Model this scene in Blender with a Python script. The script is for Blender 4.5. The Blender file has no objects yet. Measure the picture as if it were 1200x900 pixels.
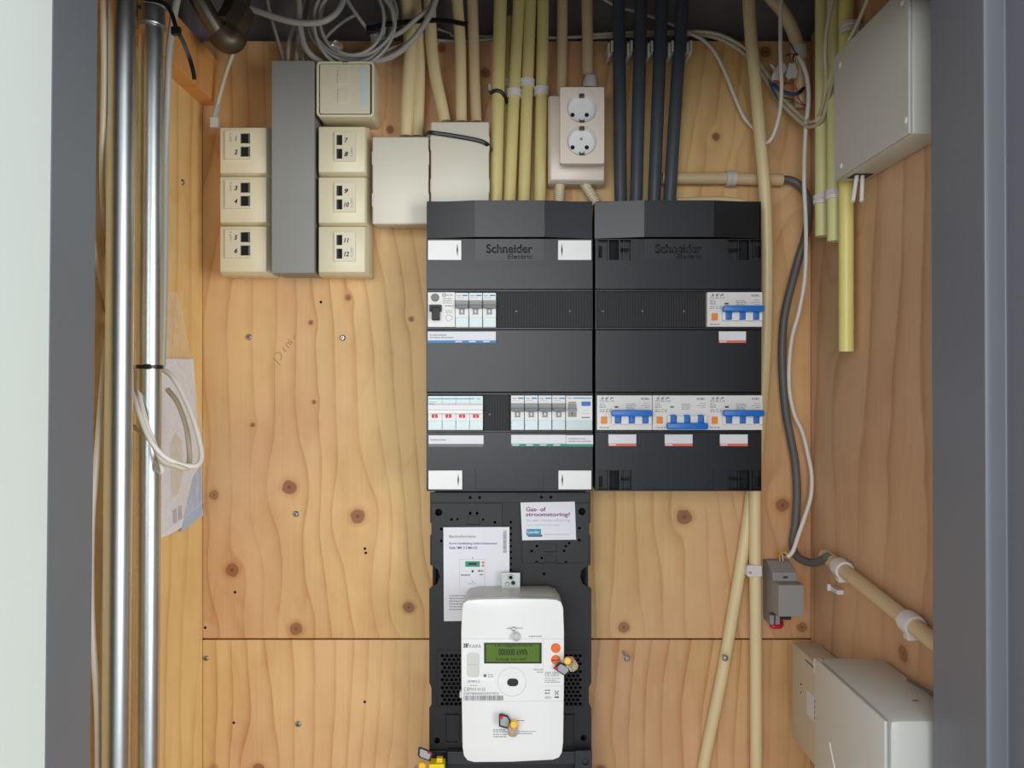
import bpy, bmesh, math, random
from mathutils import Vector, Matrix
random.seed(7)
SC = bpy.context.scene
COL = SC.collection
R = math.radians
CZ = 1.5          # camera height
F = 900.0         # focal length in pixels of the 1200x900 frame

# ---------------------------------------------------------------- camera, world, light, exposure
cam = bpy.data.cameras.new('camera')
cam.sensor_width = 36.0
cam.lens = 27.0
cam.clip_start = 0.02
camo = bpy.data.objects.new('camera', cam)
COL.objects.link(camo)
camo.location = (0, 0, CZ)
camo.rotation_euler = (R(90), 0, 0)
SC.camera = camo

world = bpy.data.worlds.new('world')
SC.world = world
world.use_nodes = True
bgn = world.node_tree.nodes['Background']
bgn.inputs[0].default_value = (0.90, 0.95, 1.0, 1)
bgn.inputs[1].default_value = 0.55


def area(name, loc, target, sx, sy, power, color):
    li = bpy.data.lights.new(name, 'AREA')
    li.shape = 'RECTANGLE'
    li.size, li.size_y = sx, sy
    li.energy = power
    li.color = color
    o = bpy.data.objects.new(name, li)
    COL.objects.link(o)
    o.location = loc
    d = Vector(target) - Vector(loc)
    o.rotation_euler = d.to_track_quat('-Z', 'Y').to_euler()
    return o


area('daylight_window', (1.75, -0.75, 1.30), (-0.1, 1.0, 1.35), 1.1, 1.5, 35, (0.97, 0.99, 1.0))
area('daylight_hall', (-0.5, -1.9, 1.72), (0.0, 1.0, 1.35), 1.6, 1.3, 30, (0.97, 0.99, 1.0))
SC.view_settings.view_transform = 'Standard'
SC.view_settings.look = 'None'
SC.view_settings.gamma = 1
SC.view_settings.use_curve_mapping = False
SC.view_settings.exposure = 0.16


# ---------------------------------------------------------------- helpers
def P(px, py, Y):
    return Vector(((px - 600) * Y / F, Y, CZ - (py - 450) * Y / F))


def Q(px, py, X):                      # the point of the plane x = X seen at a pixel
    Y = X * F / (px - 600)
    return Vector((X, Y, CZ - (py - 450) * Y / F))


def lin(c):
    c = c / 255.0
    return c / 12.92 if c <= 0.04045 else ((c + 0.055) / 1.055) ** 2.4


def rgb(r, g, b):
    return (lin(r), lin(g), lin(b), 1)


def mat(name, col, rough=0.5, metal=0.0, var=0.06, nscale=40, bump=0.0, spec=0.5, coat=0.0, trans=0.0, alpha=1.0, emit=None):
    m = bpy.data.materials.new(name)
    m.use_nodes = True
    nt = m.node_tree
    b = nt.nodes['Principled BSDF']
    b.inputs['Roughness'].default_value = rough
    b.inputs['Metallic'].default_value = metal
    b.inputs['Specular IOR Level'].default_value = spec
    b.inputs['Coat Weight'].default_value = coat
    b.inputs['Transmission Weight'].default_value = trans
    b.inputs['Alpha'].default_value = alpha
    if emit:
        b.inputs['Emission Color'].default_value = col
        b.inputs['Emission Strength'].default_value = emit
    tc = nt.nodes.new('ShaderNodeTexCoord')
    n = nt.nodes.new('ShaderNodeTexNoise')
    n.inputs['Scale'].default_value = nscale
    n.inputs['Detail'].default_value = 4
    nt.links.new(tc.outputs['Object'], n.inputs['Vector'])
    mx = nt.nodes.new('ShaderNodeMix')
    mx.data_type = 'RGBA'
    lo = tuple(max(0, c * (1 - var)) for c in col[:3]) + (1,)
    hi = tuple(min(1, c * (1 + var)) for c in col[:3]) + (1,)
    mx.inputs[6].default_value = lo
    mx.inputs[7].default_value = hi
    nt.links.new(n.outputs['Fac'], mx.inputs[0])
    nt.links.new(mx.outputs[2], b.inputs['Base Color'])
    if bump:
        bp = nt.nodes.new('ShaderNodeBump')
        bp.inputs['Strength'].default_value = bump
        bp.inputs['Distance'].default_value = 0.001
        nt.links.new(n.outputs['Fac'], bp.inputs['Height'])
        nt.links.new(bp.outputs[0], b.inputs['Normal'])
    return m


def wood(name, axis, knots, light, dark, warm, freq=26, seed=0.0, blotch=0.5, warp=2.2):
    """Rotary-cut softwood plywood; knots: (h, z, radius, strength) in metres on the board."""
    m = bpy.data.materials.new(name)
    m.use_nodes = True
    nt = m.node_tree
    N = nt.nodes
    L = nt.links.new
    b = N['Principled BSDF']
    b.inputs['Roughness'].default_value = 0.55
    tc = N.new('ShaderNodeTexCoord')
    sp = N.new('ShaderNodeSeparateXYZ')
    L(tc.outputs['Object'], sp.inputs[0])
    h = sp.outputs['X' if axis == 'x' else 'Y']
    z = sp.outputs['Z']

    def M(op, a, bb=None, c=None):
        n = N.new('ShaderNodeMath')
        n.operation = op
        for i, v in enumerate((a, bb, c)):
            if v is None:
                continue
            if isinstance(v, (int, float)):
                n.inputs[i].default_value = v
            else:
                L(v, n.inputs[i])
        return n.outputs[0]

    def rng(v, a, b_, c, d, smooth=True):
        n = N.new('ShaderNodeMapRange')
        if smooth:
            n.interpolation_type = 'SMOOTHSTEP'
        for k, q in zip(('From Min', 'From Max', 'To Min', 'To Max'), (a, b_, c, d)):
            n.inputs[k].default_value = q
        L(v, n.inputs['Value'])
        return n.outputs[0]

    def noise(sh, sz, off, detail=3.0, rough=0.5):
        c = N.new('ShaderNodeCombineXYZ')
        L(M('MULTIPLY', h, sh), c.inputs[0])
        L(M('MULTIPLY', z, sz), c.inputs[1])
        c.inputs[2].default_value = off + seed
        n = N.new('ShaderNodeTexNoise')
        n.inputs['Scale'].default_value = 1.0
        n.inputs['Detail'].default_value = detail
        n.inputs['Roughness'].default_value = rough
        L(c.outputs[0], n.inputs['Vector'])
        return n.outputs['Fac']
    field = M('MULTIPLY', h, freq)
    field = M('MULTIPLY_ADD', noise(2.5, 0.9, 1.0, 2.0), warp * 4, field)
    field = M('MULTIPLY_ADD', noise(9, 2.6, 5.0, 3.0), 1.1, field)
    kmask = kring = kdark = None
    wob = M('MULTIPLY_ADD', noise(90, 90, 9.0, 1.0), 0.5, 0.75)
    pos = N.new('ShaderNodeCombineXYZ')
    L(h, pos.inputs[0])
    L(z, pos.inputs[1])
    pos2 = N.new('ShaderNodeCombineXYZ')
    L(h, pos2.inputs[0])
    L(M('MULTIPLY', z, 0.6), pos2.inputs[1])
    mx_ = lambda p, q: q if p is None else M('MAXIMUM', p, q)
    for (kh, kz, kr, ks) in knots:
        d = N.new('ShaderNodeVectorMath')
        d.operation = 'DISTANCE'
        L(pos2.outputs[0], d.inputs[0])
        d.inputs[1].default_value = (kh, kz * 0.6, 0)
        q = M('DIVIDE', d.outputs['Value'], kr * 3.0)
        ex = M('POWER', 2.718, M('MULTIPLY', M('MULTIPLY', q, q), -1.0))
        # grain flows round the knot on both sides
        field = M('MULTIPLY_ADD', M('MULTIPLY', M('SUBTRACT', kh, h), ex), freq * 1.05 * ks, field)
        d = N.new('ShaderNodeVectorMath')
        d.operation = 'DISTANCE'
        L(pos.outputs[0], d.inputs[0])
        d.inputs[1].default_value = (kh, kz, 0)
        dv = M('MULTIPLY', d.outputs['Value'], wob)
        kmask = mx_(kmask, rng(dv, kr * .82, kr * 1.05, ks, 0))
        kdark = mx_(kdark, rng(dv, kr * .0, kr * .35, ks, 0))
        kring = mx_(kring, rng(dv, kr, kr * 1.8, 0.32 * ks, 0))
    fr = M('FRACT', field)
    ln = M('POWER', fr, 5.0)
    line = M('MULTIPLY', ln, rng(fr, .94, 1.0, 1, 0, False))
    line = M('MULTIPLY', line, rng(noise(6, 1.6, 13.0), .3, .65, .25, 1.25))
    streak = noise(300, 5, 3.0, 3.0)
    big = noise(6, 3.0, 8.0, 5.0, .6)
    f = M('MULTIPLY_ADD', line, 0.62, M('MULTIPLY', M('SUBTRACT', streak, 0.5), 0.30))
    f = M('ADD', f, M('MULTIPLY', M('SUBTRACT', big, 0.44), blotch * 2.2))
    # broad cathedral figure where the veneer knife met the rings flat
    fig = M('FRACT', M('MULTIPLY', noise(5.5, 2.4, 51.0, 2.0), 11.0))
    fig = M('MULTIPLY', M('POWER', fig, 3.0), rng(fig, .9, 1.0, 1, 0, False))
    f = M('MULTIPLY_ADD', fig, M('MULTIPLY', rng(noise(3, 2, 71.0), .45, .65, 0, 1), .38), f)
    f = M('MULTIPLY_ADD', M('SUBTRACT', noise(28, 14, 61.0, 4.0), 0.5), .45, f)
    if kring is not None:
        f = M('ADD', f, kring)
    f = M('MAXIMUM', M('MINIMUM', f, 1.0), 0.0)
    hue = N.new('ShaderNodeMix')
    hue.data_type = 'RGBA'
    hue.inputs[6].default_value = light
    hue.inputs[7].default_value = warm
    L(rng(noise(2.2, 1.1, 30.0, 3.0), .38, .62, 0, 1), hue.inputs[0])
    mx = N.new('ShaderNodeMix')
    mx.data_type = 'RGBA'
    L(hue.outputs[2], mx.inputs[6])
    mx.inputs[7].default_value = dark
    L(f, mx.inputs[0])
    out = mx.outputs[2]
    if kmask is not None:
        for msk, cc_, amt in ((kmask, rgb(146, 92, 60), .9), (kdark, rgb(84, 48, 34), .85)):
            mk = N.new('ShaderNodeMix')
            mk.data_type = 'RGBA'
            mk.inputs[7].default_value = cc_
            L(M('MULTIPLY', msk, amt), mk.inputs[0])
            L(out, mk.inputs[6])
            out = mk.outputs[2]
    L(out, b.inputs['Base Color'])
    bp = N.new('ShaderNodeBump')
    bp.inputs['Strength'].default_value = 0.15
    bp.inputs['Distance'].default_value = 0.0006
    L(f, bp.inputs['Height'])
    L(bp.outputs[0], b.inputs['Normal'])
    return m


ROOT = {}


def finish(name, bm, m, smooth=None):
    me = bpy.data.meshes.new(name)
    bmesh.ops.recalc_face_normals(bm, faces=bm.faces)
    bm.to_mesh(me)
    bm.free()
    if smooth:
        for p in me.polygons:
            p.use_smooth = True
        try:
            me.set_sharp_from_angle(angle=R(smooth))
        except Exception:
            pass
    me.materials.append(m)
    o = bpy.data.objects.new(name, me)
    COL.objects.link(o)
    return o


def tag(o, label=None, cat=None, group=None, kind=None):
    if label:
        o['label'] = label
    if cat:
        o['category'] = cat
    if group:
        o['group'] = group
    if kind:
        o['kind'] = kind
    return o


def T(name, loc, label, cat, group=None):
    o = bpy.data.objects.new(name, None)
    o.empty_display_size = 0.01
    COL.objects.link(o)
    o.location = loc
    tag(o, label, cat, group)
    ROOT[o.name] = Vector(loc)
    return o


def O(name, bm, m, parent, smooth=None, label=None):
    """part: bm in world coordinates; stored relative to the top-level object"""
    base = ROOT[parent.name]
    bmesh.ops.translate(bm, verts=bm.verts, vec=-base)
    o = finish(name, bm, m, smooth)
    o.parent = parent
    ROOT[o.name] = base
    if label:
        o['label'] = label
    return o


def S(name, bm, m, label, cat, group=None, smooth=None):
    """top-level thing that is one mesh"""
    xs = [v.co.x for v in bm.verts]
    ys = [v.co.y for v in bm.verts]
    zs = [v.co.z for v in bm.verts]
    loc = Vector(((min(xs) + max(xs)) / 2, (min(ys) + max(ys)) / 2, min(zs)))
    bmesh.ops.translate(bm, verts=bm.verts, vec=-loc)
    o = finish(name, bm, m, smooth)
    o.location = loc
    ROOT[o.name] = loc
    return tag(o, label, cat, group)


def ST(name, bm, m, smooth=None, parent=None):
    o = finish(name, bm, m, smooth)
    ROOT[o.name] = Vector((0, 0, 0))
    if parent:
        o.parent = parent
    else:
        o['kind'] = 'structure'
    return o


def dup(root, delta, label=None):
    r = root.copy()
    COL.objects.link(r)
    r.location = root.location + Vector(delta)
    ROOT[r.name] = Vector(r.location)
    if label:
        r['label'] = label
    for ch in list(root.children):
        c = ch.copy()
        COL.objects.link(c)
        c.parent = r
        ROOT[c.name] = ROOT[r.name]
        for g in ch.children:
            d = g.copy()
            COL.objects.link(d)
            d.parent = c
            ROOT[d.name] = ROOT[r.name]
    return r


def box(bm, x0, x1, y0, y1, z0, z1, bev=0.0, seg=2):
    t = bmesh.new()
    bmesh.ops.create_cube(t, size=1)
    for v in t.verts:
        v.co = Vector((x0 + (v.co.x + .5) * (x1 - x0), y0 + (v.co.y + .5) * (y1 - y0), z0 + (v.co.z + .5) * (z1 - z0)))
    if bev:
        bmesh.ops.bevel(t, geom=t.edges[:], offset=bev, segments=seg, affect='EDGES', profile=0.5)
    merge(bm, t)
    return bm


def merge(bm, t):
    me = bpy.data.meshes.new('tmp')
    t.to_mesh(me)
    t.free()
    bm.from_mesh(me)
    bpy.data.meshes.remove(me)


def pbox(x0, y0, x1, y1, Yf, Yb, bev=0.0, bm=None, seg=2):
    """box whose front face covers a pixel rectangle at depth Yf"""
    bm = bm or bmesh.new()
    a = P(x0, y1, Yf)
    b = P(x1, y0, Yf)
    return box(bm, a.x, b.x, Yf, Yb, a.z, b.z, bev, seg)


def frustum(x0, y0, x1, y1, Yf, Yb, grow, bm=None, bev=0.0, mid=None):
    """box with a smaller front; mid = depth where the slope ends and the straight sides begin"""
    bm = bm or bmesh.new()
    t = bmesh.new()
    a = P(x0, y1, Yf)
    b = P(x1, y0, Yf)
    g = grow
    levels = [(Yf, 0)] + ([(mid, g)] if mid else []) + [(Yb, g)]
    rings = []
    for (Y, e) in levels:
        rings.append([t.verts.new((x, Y, z)) for (x, z) in ((a.x - e, a.z - e), (b.x + e, a.z - e), (b.x + e, b.z + e), (a.x - e, b.z + e))])
    t.faces.new(rings[0])
    t.faces.new(rings[-1][::-1])
    for r0, r1 in zip(rings, rings[1:]):
        for i in range(4):
            t.faces.new((r0[i], r1[i], r1[(i + 1) % 4], r0[(i + 1) % 4]))
    if bev:
        bmesh.ops.bevel(t, geom=t.edges[:], offset=bev, segments=2, affect='EDGES', profile=0.5)
    merge(bm, t)
    return bm


def rrect(x0, y0, x1, y1, r, n=5):
    pts = []
    for (cx, cy, a0) in ((x1 - r, y1 - r, 0), (x0 + r, y1 - r, 90), (x0 + r, y0 + r, 180), (x1 - r, y0 + r, 270)):
        for i in range(n + 1):
            a = R(a0 + 90 * i / n)
            pts.append((cx + r * math.cos(a), cy + r * math.sin(a)))
    return pts


def circ(cx, cy, r, n=14, ry=None):
    ry = ry or r
    return [(cx + r * math.cos(2 * math.pi * i / n), cy + ry * math.sin(2 * math.pi * i / n)) for i in range(n)]


def rect(x0, y0, x1, y1):
    return [(x0, y0), (x1, y0), (x1, y1), (x0, y1)]


def plate(loops, Yf, Yb, bev=0.0, bm=None):
    """flat plate from pixel outlines at depth Yf; the loops after the first are holes"""
    cu = bpy.data.curves.new('tmp', 'CURVE')
    cu.dimensions = '2D'
    cu.fill_mode = 'BOTH'
    cu.extrude = (Yb - Yf) / 2 - bev
    cu.bevel_depth = bev
    cu.bevel_resolution = 1
    cu.offset = -bev
    for lp in loops:
        s = cu.splines.new('POLY')
        s.points.add(len(lp) - 1)
        for i, (x, y) in enumerate(lp):
            p = P(x, y, Yf)
            s.points[i].co = (p.x, p.z, 0, 1)
        s.use_cyclic_u = True
    o = bpy.data.objects.new('tmp', cu)
    me = bpy.data.meshes.new_from_object(o)
    bpy.data.objects.remove(o)
    bpy.data.curves.remove(cu)
    t = bmesh.new()
    t.from_mesh(me)
    bpy.data.meshes.remove(me)
    ym = (Yf + Yb) / 2
    for v in t.verts:
        v.co = Vector((v.co.x, ym - v.co.z, v.co.y))
    bmesh.ops.remove_doubles(t, verts=t.verts, dist=1e-6)
    if bm is None:
        return t
    merge(bm, t)
    return bm


def gridplate(x0, y0, x1, y1, holes, Yf, Yb, bm=None):
    """flat plate with rectangular openings, front outline in pixels at depth Yf"""
    bm = bm or bmesh.new()
    t = bmesh.new()
    xs = sorted({x0, x1} | {v for h in holes for v in (h[0], h[2])})
    ys = sorted({y0, y1} | {v for h in holes for v in (h[1], h[3])})
    solid = lambda i, j: 0 <= i < len(xs) - 1 and 0 <= j < len(ys) - 1 and not any(
        h[0] <= (xs[i] + xs[i + 1]) / 2 <= h[2] and h[1] <= (ys[j] + ys[j + 1]) / 2 <= h[3] for h in holes)
    V = {}

    def vert(i, j, Y):
        if (i, j, Y) not in V:
            p = P(xs[i], ys[j], Yf)
            V[i, j, Y] = t.verts.new((p.x, Y, p.z))
        return V[i, j, Y]
    for i in range(len(xs) - 1):
        for j in range(len(ys) - 1):
            if not solid(i, j):
                continue
            for Y in (Yf, Yb):
                t.faces.new((vert(i, j, Y), vert(i + 1, j, Y), vert(i + 1, j + 1, Y), vert(i, j + 1, Y)))
            for (a, b, c, d, ni, nj) in ((i, j, i + 1, j, i, j - 1), (i, j + 1, i + 1, j + 1, i, j + 1), (i, j, i, j + 1, i - 1, j), (i + 1, j, i + 1, j + 1, i + 1, j)):
                if not solid(ni, nj):
                    t.faces.new((vert(a, b, Yf), vert(c, d, Yf), vert(c, d, Yb), vert(a, b, Yb)))
    merge(bm, t)
    return bm


def smoothpts(pts, sub=6):
    pts = [Vector(p) for p in pts]
    if len(pts) < 3 or sub <= 1:
        return pts
    out = []
    n = len(pts)
    for i in range(n - 1):
        p0 = pts[i - 1] if i > 0 else pts[0] * 2 - pts[1]
        p1, p2 = pts[i], pts[i + 1]
        p3 = pts[i + 2] if i + 2 < n else pts[-1] * 2 - pts[-2]
        for k in range(sub):
            t = k / sub
            out.append(0.5 * ((2 * p1) + (p2 - p0) * t + (2 * p0 - 5 * p1 + 4 * p2 - p3) * t * t + (3 * p1 - p0 - 3 * p2 + p3) * t ** 3))
    out.append(pts[-1])
    return out


def tube(pts, r, seg=10, sub=6, bm=None, rf=None, flat=None):
    """swept tube; rf(i, n) gives a radius factor; flat=(a,b) makes an oval section"""
    bm = bm or bmesh.new()
    pts = smoothpts(pts, sub)
    n = len(pts)
    tang = []
    for i in range(n):
        a = pts[max(0, i - 1)]
        b = pts[min(n - 1, i + 1)]
        tang.append((b - a).normalized())
    up = Vector((0, 1, 0))
    if abs(tang[0].dot(up)) > 0.9:
        up = Vector((0, 0, 1))
    nrm = (up - tang[0] * up.dot(tang[0])).normalized()
    rings = []
    for i in range(n):
        nrm = (nrm - tang[i] * nrm.dot(tang[i])).normalized()
        bi = tang[i].cross(nrm)
        rr = r * (rf(i, n) if rf else 1)
        fa, fb = flat if flat else (1, 1)
        ring = []
        for k in range(seg):
            a = 2 * math.pi * k / seg
            ring.append(bm.verts.new(pts[i] + nrm * math.cos(a) * rr * fa + bi * math.sin(a) * rr * fb))
        rings.append(ring)
    for a, b in zip(rings, rings[1:]):
        for k in range(seg):
            bm.faces.new((a[k], a[(k + 1) % seg], b[(k + 1) % seg], b[k]))
    bm.faces.new(rings[0][::-1])
    bm.faces.new(rings[-1])
    return bm


def hollow(pts, r, wall=0.0015, seg=20, sub=4, bm=None):
    """open-ended pipe with an inner wall"""
    bm = bm or bmesh.new()
    a = tube(pts, r, seg, sub)
    b = tube(pts, r - wall, seg, sub)
    for t in (a, b):
        caps = [f for f in t.faces if len(f.verts) > 4]
        bmesh.ops.delete(t, geom=caps, context='FACES_ONLY')
        merge(bm, t)
    bm.verts.ensure_lookup_table()
    n = len(bm.verts) // 2
    for base in (0, n - seg):
        for k in range(seg):
            i0 = base + k
            i1 = base + (k + 1) % seg
            bm.faces.new((bm.verts[i0], bm.verts[i1], bm.verts[i1 + n], bm.verts[i0 + n]))
    return bm


def lathe(prof, origin, axis=(0, -1, 0), seg=20, bm=None):
    """prof: (radius, distance along axis)"""
    bm = bm or bmesh.new()
    ax = Vector(axis).normalized()
    u = ax.orthogonal().normalized()
    w = ax.cross(u)
    o = Vector(origin)
    rings = []
    for (r, d) in prof:
        if r < 1e-7:
            rings.append([bm.verts.new(o + ax * d)])
        else:
            rings.append([bm.verts.new(o + ax * d + u * r * math.cos(2 * math.pi * k / seg) + w * r * math.sin(2 * math.pi * k / seg)) for k in range(seg)])
    for a, b in zip(rings, rings[1:]):
        if len(a) == 1 and len(b) == 1:
            continue
        for k in range(seg):
            k2 = (k + 1) % seg
            if len(a) == 1:
                bm.faces.new((a[0], b[k], b[k2]))
            elif len(b) == 1:
                bm.faces.new((a[k], a[k2], b[0]))
            else:
                bm.faces.new((a[k], a[k2], b[k2], b[k]))
    return bm


def txt(s, bx, Y, m, parent, name='lettering', rot=0, bold=0.0, shear=0.0, plane=None, res=3, tilt=0, depth=0.0):
    """lettering fitted to a pixel rectangle at depth Y (or on the plane x = plane)"""
    cu = bpy.data.curves.new('tmp', 'FONT')
    cu.body = s
    cu.resolution_u = res
    cu.offset = bold
    cu.shear = shear
    cu.extrude = 0
    o = bpy.data.objects.new('tmp', cu)
    me = bpy.data.meshes.new_from_object(o)
    bpy.data.objects.remove(o)
    bpy.data.curves.remove(cu)
    t = bmesh.new()
    t.from_mesh(me)
    bpy.data.meshes.remove(me)
    if rot:
        bmesh.ops.rotate(t, verts=t.verts, cent=(0, 0, 0), matrix=Matrix.Rotation(R(rot), 3, 'Z'))
    xs = [v.co.x for v in t.verts]
    ys = [v.co.y for v in t.verts]
    ax, bx_, ay, by = min(xs), max(xs), min(ys), max(ys)
    x0, y0, x1, y1 = bx
    for v in t.verts:
        u = (v.co.x - ax) / (bx_ - ax)
        w = (v.co.y - ay) / (by - ay)
        px = x0 + u * (x1 - x0)
        py = y1 - w * (y1 - y0)
        if tilt:
            cx, cy = (x0 + x1) / 2, (y0 + y1) / 2
            c, s_ = math.cos(R(tilt)), math.sin(R(tilt))
            dx, dy = px - cx, py - cy
            px, py = cx + dx * c + dy * s_, cy - dx * s_ + dy * c
        if plane is None:
            v.co = P(px, py, Y - 0.0003)
        else:
            v.co = Q(px, py, plane)
    if depth:
        g = bmesh.ops.extrude_face_region(t, geom=t.faces[:])
        vs = [e for e in g['geom'] if isinstance(e, bmesh.types.BMVert)]
        bmesh.ops.translate(t, verts=vs, vec=(0, -depth, 0))
    return O(name, t, m, parent)


def flat(rects, Y, bm=None, th=0.00025):
    """thin printed rectangles lying on a front face at depth Y"""
    bm = bm or bmesh.new()
    for r_ in rects:
        pbox(*r_, Y - th, Y + 0.00005, bm=bm)
    return bm


def dashes(x0, x1, y, h=0.9, seed=1):
    rnd = random.Random(seed * 977 + int(x0 * 13 + y * 7))
    out = []
    x = x0
    while x < x1:
        w = rnd.uniform(1.2, 4.2)
        out.append((x, y - h / 2, min(x + w, x1), y + h / 2))
        x += w + 0.7
    return out


# ---------------------------------------------------------------- materials
M = {}
M['black'] = mat('black_plastic', (0.0085, 0.0105, 0.0145, 1), 0.32, var=0.08, nscale=300, bump=0.03, spec=0.44)
M['black2'] = mat('matt_black_plastic', (0.008, 0.0085, 0.011, 1), 0.5, var=0.1, nscale=200)
M['blackmid'] = mat('dark_plastic', (0.024, 0.026, 0.032, 1), 0.55, var=0.15, nscale=120)
M['boardblack'] = mat('meter_board_plastic', (0.009, 0.009, 0.012, 1), 0.45, var=0.1, nscale=200)
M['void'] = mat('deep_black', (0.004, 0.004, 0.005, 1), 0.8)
M['tie'] = mat('black_nylon', (0.008, 0.008, 0.01, 1), 0.35)
M['grille'] = mat('ribbed_black_plastic', (0.007, 0.007, 0.0085, 1), 0.55)
M['cream'] = mat('cream_conduit', rgb(228, 208, 160), 0.38, var=0.04, nscale=30)
M['creampink'] = mat('beige_conduit', rgb(214, 188, 148), 0.42, var=0.05, nscale=30)
M['yellow'] = mat('yellowed_conduit', rgb(217, 202, 135), 0.38, var=0.04, nscale=30)
M['yellow2'] = mat('pale_yellow_conduit', rgb(226, 224, 160), 0.35, var=0.04, nscale=30)
M['yellow3'] = mat('bright_yellow_conduit', rgb(236, 224, 138), 0.33, var=0.03, nscale=30)
M['greypvc'] = mat('dark_grey_conduit', rgb(72, 79, 88), 0.42, var=0.06, nscale=30)
M['greycable'] = mat('dark_grey_cable', rgb(95, 94, 94), 0.5, var=0.05)
M['trunk'] = mat('grey_trunking', rgb(142, 142, 138), 0.45, var=0.03, nscale=20)
M['ivory'] = mat('ivory_plastic', rgb(224, 214, 182), 0.32, var=0.02, nscale=20)
M['ivory2'] = mat('ivory_insert_plastic', rgb(218, 210, 184), 0.32, var=0.02, nscale=20)
M['offwhite'] = mat('off_white_plastic', rgb(216, 211, 194), 0.36, var=0.03, nscale=15)
M['white'] = mat('white_plastic', rgb(232, 232, 230), 0.3, var=0.02, nscale=20)
M['module'] = mat('breaker_white_plastic', rgb(226, 225, 222), 0.35, var=0.02, nscale=60)
M['socketw'] = mat('warm_white_plastic', rgb(232, 218, 204), 0.28, var=0.02, nscale=20)
M['boxgrey'] = mat('light_grey_plastic', rgb(205, 205, 198), 0.35, var=0.03, nscale=12)
M['boxivory'] = mat('pale_beige_plastic', rgb(214, 205, 186), 0.4, var=0.04, nscale=12)
M['clipw'] = mat('white_nylon', rgb(222, 216, 214), 0.35, var=0.03)
M['devgrey'] = mat('grey_device_plastic', rgb(148, 146, 144), 0.42, var=0.03)
M['toggle'] = mat('grey_toggle_plastic', rgb(140, 140, 142), 0.4)
M['toggled'] = mat('dark_grey_toggle_plastic', rgb(112, 112, 114), 0.4)
M['tint'] = mat('pale_blue_window', rgb(198, 216, 218), 0.15, var=0.02)
M['blue'] = mat('blue_plastic', rgb(24, 112, 200), 0.35, var=0.03)
M['bluei'] = mat('blue_ink', rgb(40, 136, 194), 0.5)
M['greeni'] = mat('green_ink', rgb(40, 145, 112), 0.5)
M['orangei'] = mat('salmon_ink', rgb(226, 112, 84), 0.5)
M['orange'] = mat('orange_plastic', rgb(242, 138, 26), 0.35)
M['orangeb'] = mat('orange_button_plastic', rgb(236, 110, 30), 0.35)
M['red'] = mat('red_plastic', rgb(200, 22, 50), 0.4)
M['redd'] = mat('dark_red_plastic', rgb(130, 20, 50), 0.4)
M['ink'] = mat('black_ink', (0.015, 0.015, 0.02, 1), 0.6)
M['greyink'] = mat('grey_ink', rgb(120, 120, 124), 0.6)
M['paleink'] = mat('pale_grey_ink', rgb(172, 176, 190), 0.6)
M['purplei'] = mat('purple_ink', rgb(120, 30, 84), 0.6)
M['navyi'] = mat('navy_ink', rgb(46, 70, 150), 0.6)
M['teal'] = mat('teal_ink', rgb(22, 148, 178), 0.6)
M['paper'] = mat('white_paper', rgb(226, 226, 232), 0.6, var=0.02)
M['labelg'] = mat('grey_label', rgb(118, 116, 118), 0.55)
M['lcd'] = mat('green_display', rgb(84, 112, 30), 0.25, var=0.08, nscale=30)
M['lcdt'] = mat('display_segments', rgb(22, 44, 18), 0.4)
M['catgreen'] = mat('green_print', rgb(96, 140, 112), 0.6)
M['mustard'] = mat('yellow_seal_plastic', rgb(240, 184, 24), 0.35)
M['yellowp'] = mat('bright_yellow_plastic', rgb(236, 210, 10), 0.35)
M['clear'] = mat('clear_amber_plastic', rgb(238, 222, 196), 0.12, trans=0.7)
M['clearw'] = mat('clear_plastic', rgb(245, 245, 245), 0.1, trans=0.8)
M['cablew'] = mat('white_cable', rgb(222, 216, 206), 0.4, var=0.03)
M['cablec'] = mat('beige_cable', rgb(198, 188, 166), 0.42, var=0.04)
M['cableg'] = mat('light_grey_cable', rgb(168, 166, 158), 0.42, var=0.05)
M['wirered'] = mat('red_wire', rgb(196, 26, 20), 0.4)
M['wireblue'] = mat('blue_wire', rgb(40, 66, 110), 0.4)
M['wireyel'] = mat('yellow_wire', rgb(226, 190, 40), 0.4)
M['steel'] = mat('zinc_steel', rgb(190, 194, 196), 0.35, 1.0, var=0.12, nscale=200)
M['bracket'] = mat('galvanised_bracket', rgb(196, 200, 196), 0.45, 0.6, var=0.08, nscale=150)
M['galv'] = mat('galvanised_pipe', rgb(206, 212, 214), 0.33, 1.0, var=0.08, nscale=60, bump=0.05)
M['galvd'] = mat('dull_pipe_coupling', rgb(160, 170, 168), 0.42, 1.0, var=0.10, nscale=80)
M['brass'] = mat('tarnished_fitting', rgb(92, 82, 66), 0.45, 0.7, var=0.3, nscale=60)
M['oldpipe'] = mat('tarnished_pipe', rgb(128, 124, 112), 0.3, 0.9, var=0.2, nscale=40)
M['frame'] = mat('grey_painted_frame', rgb(108, 113, 119), 0.4, var=0.03, nscale=6, bump=0.1)
M['frame2'] = mat('grey_painted_frame_right', rgb(116, 118, 126), 0.42, var=0.03, nscale=6, bump=0.1)
M['plaster'] = mat('white_painted_wall', rgb(226, 236, 230), 0.6, var=0.01, nscale=8)
M['concrete'] = mat('grey_concrete', rgb(150, 140, 143), 0.85, var=0.15, nscale=14, bump=0.3)
M['floor'] = mat('floor_screed', rgb(150, 145, 138), 0.7, var=0.1)
M['dust'] = mat('pale_dust', rgb(120, 128, 132), 0.8)
M['paleblue'] = mat('pale_blue_print', rgb(170, 190, 216), 0.6)
M['pencil'] = mat('pencil_line', rgb(150, 116, 76), 0.7)
M['sealgrey'] = mat('grey_seal_label', rgb(160, 162, 164), 0.5)

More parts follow.
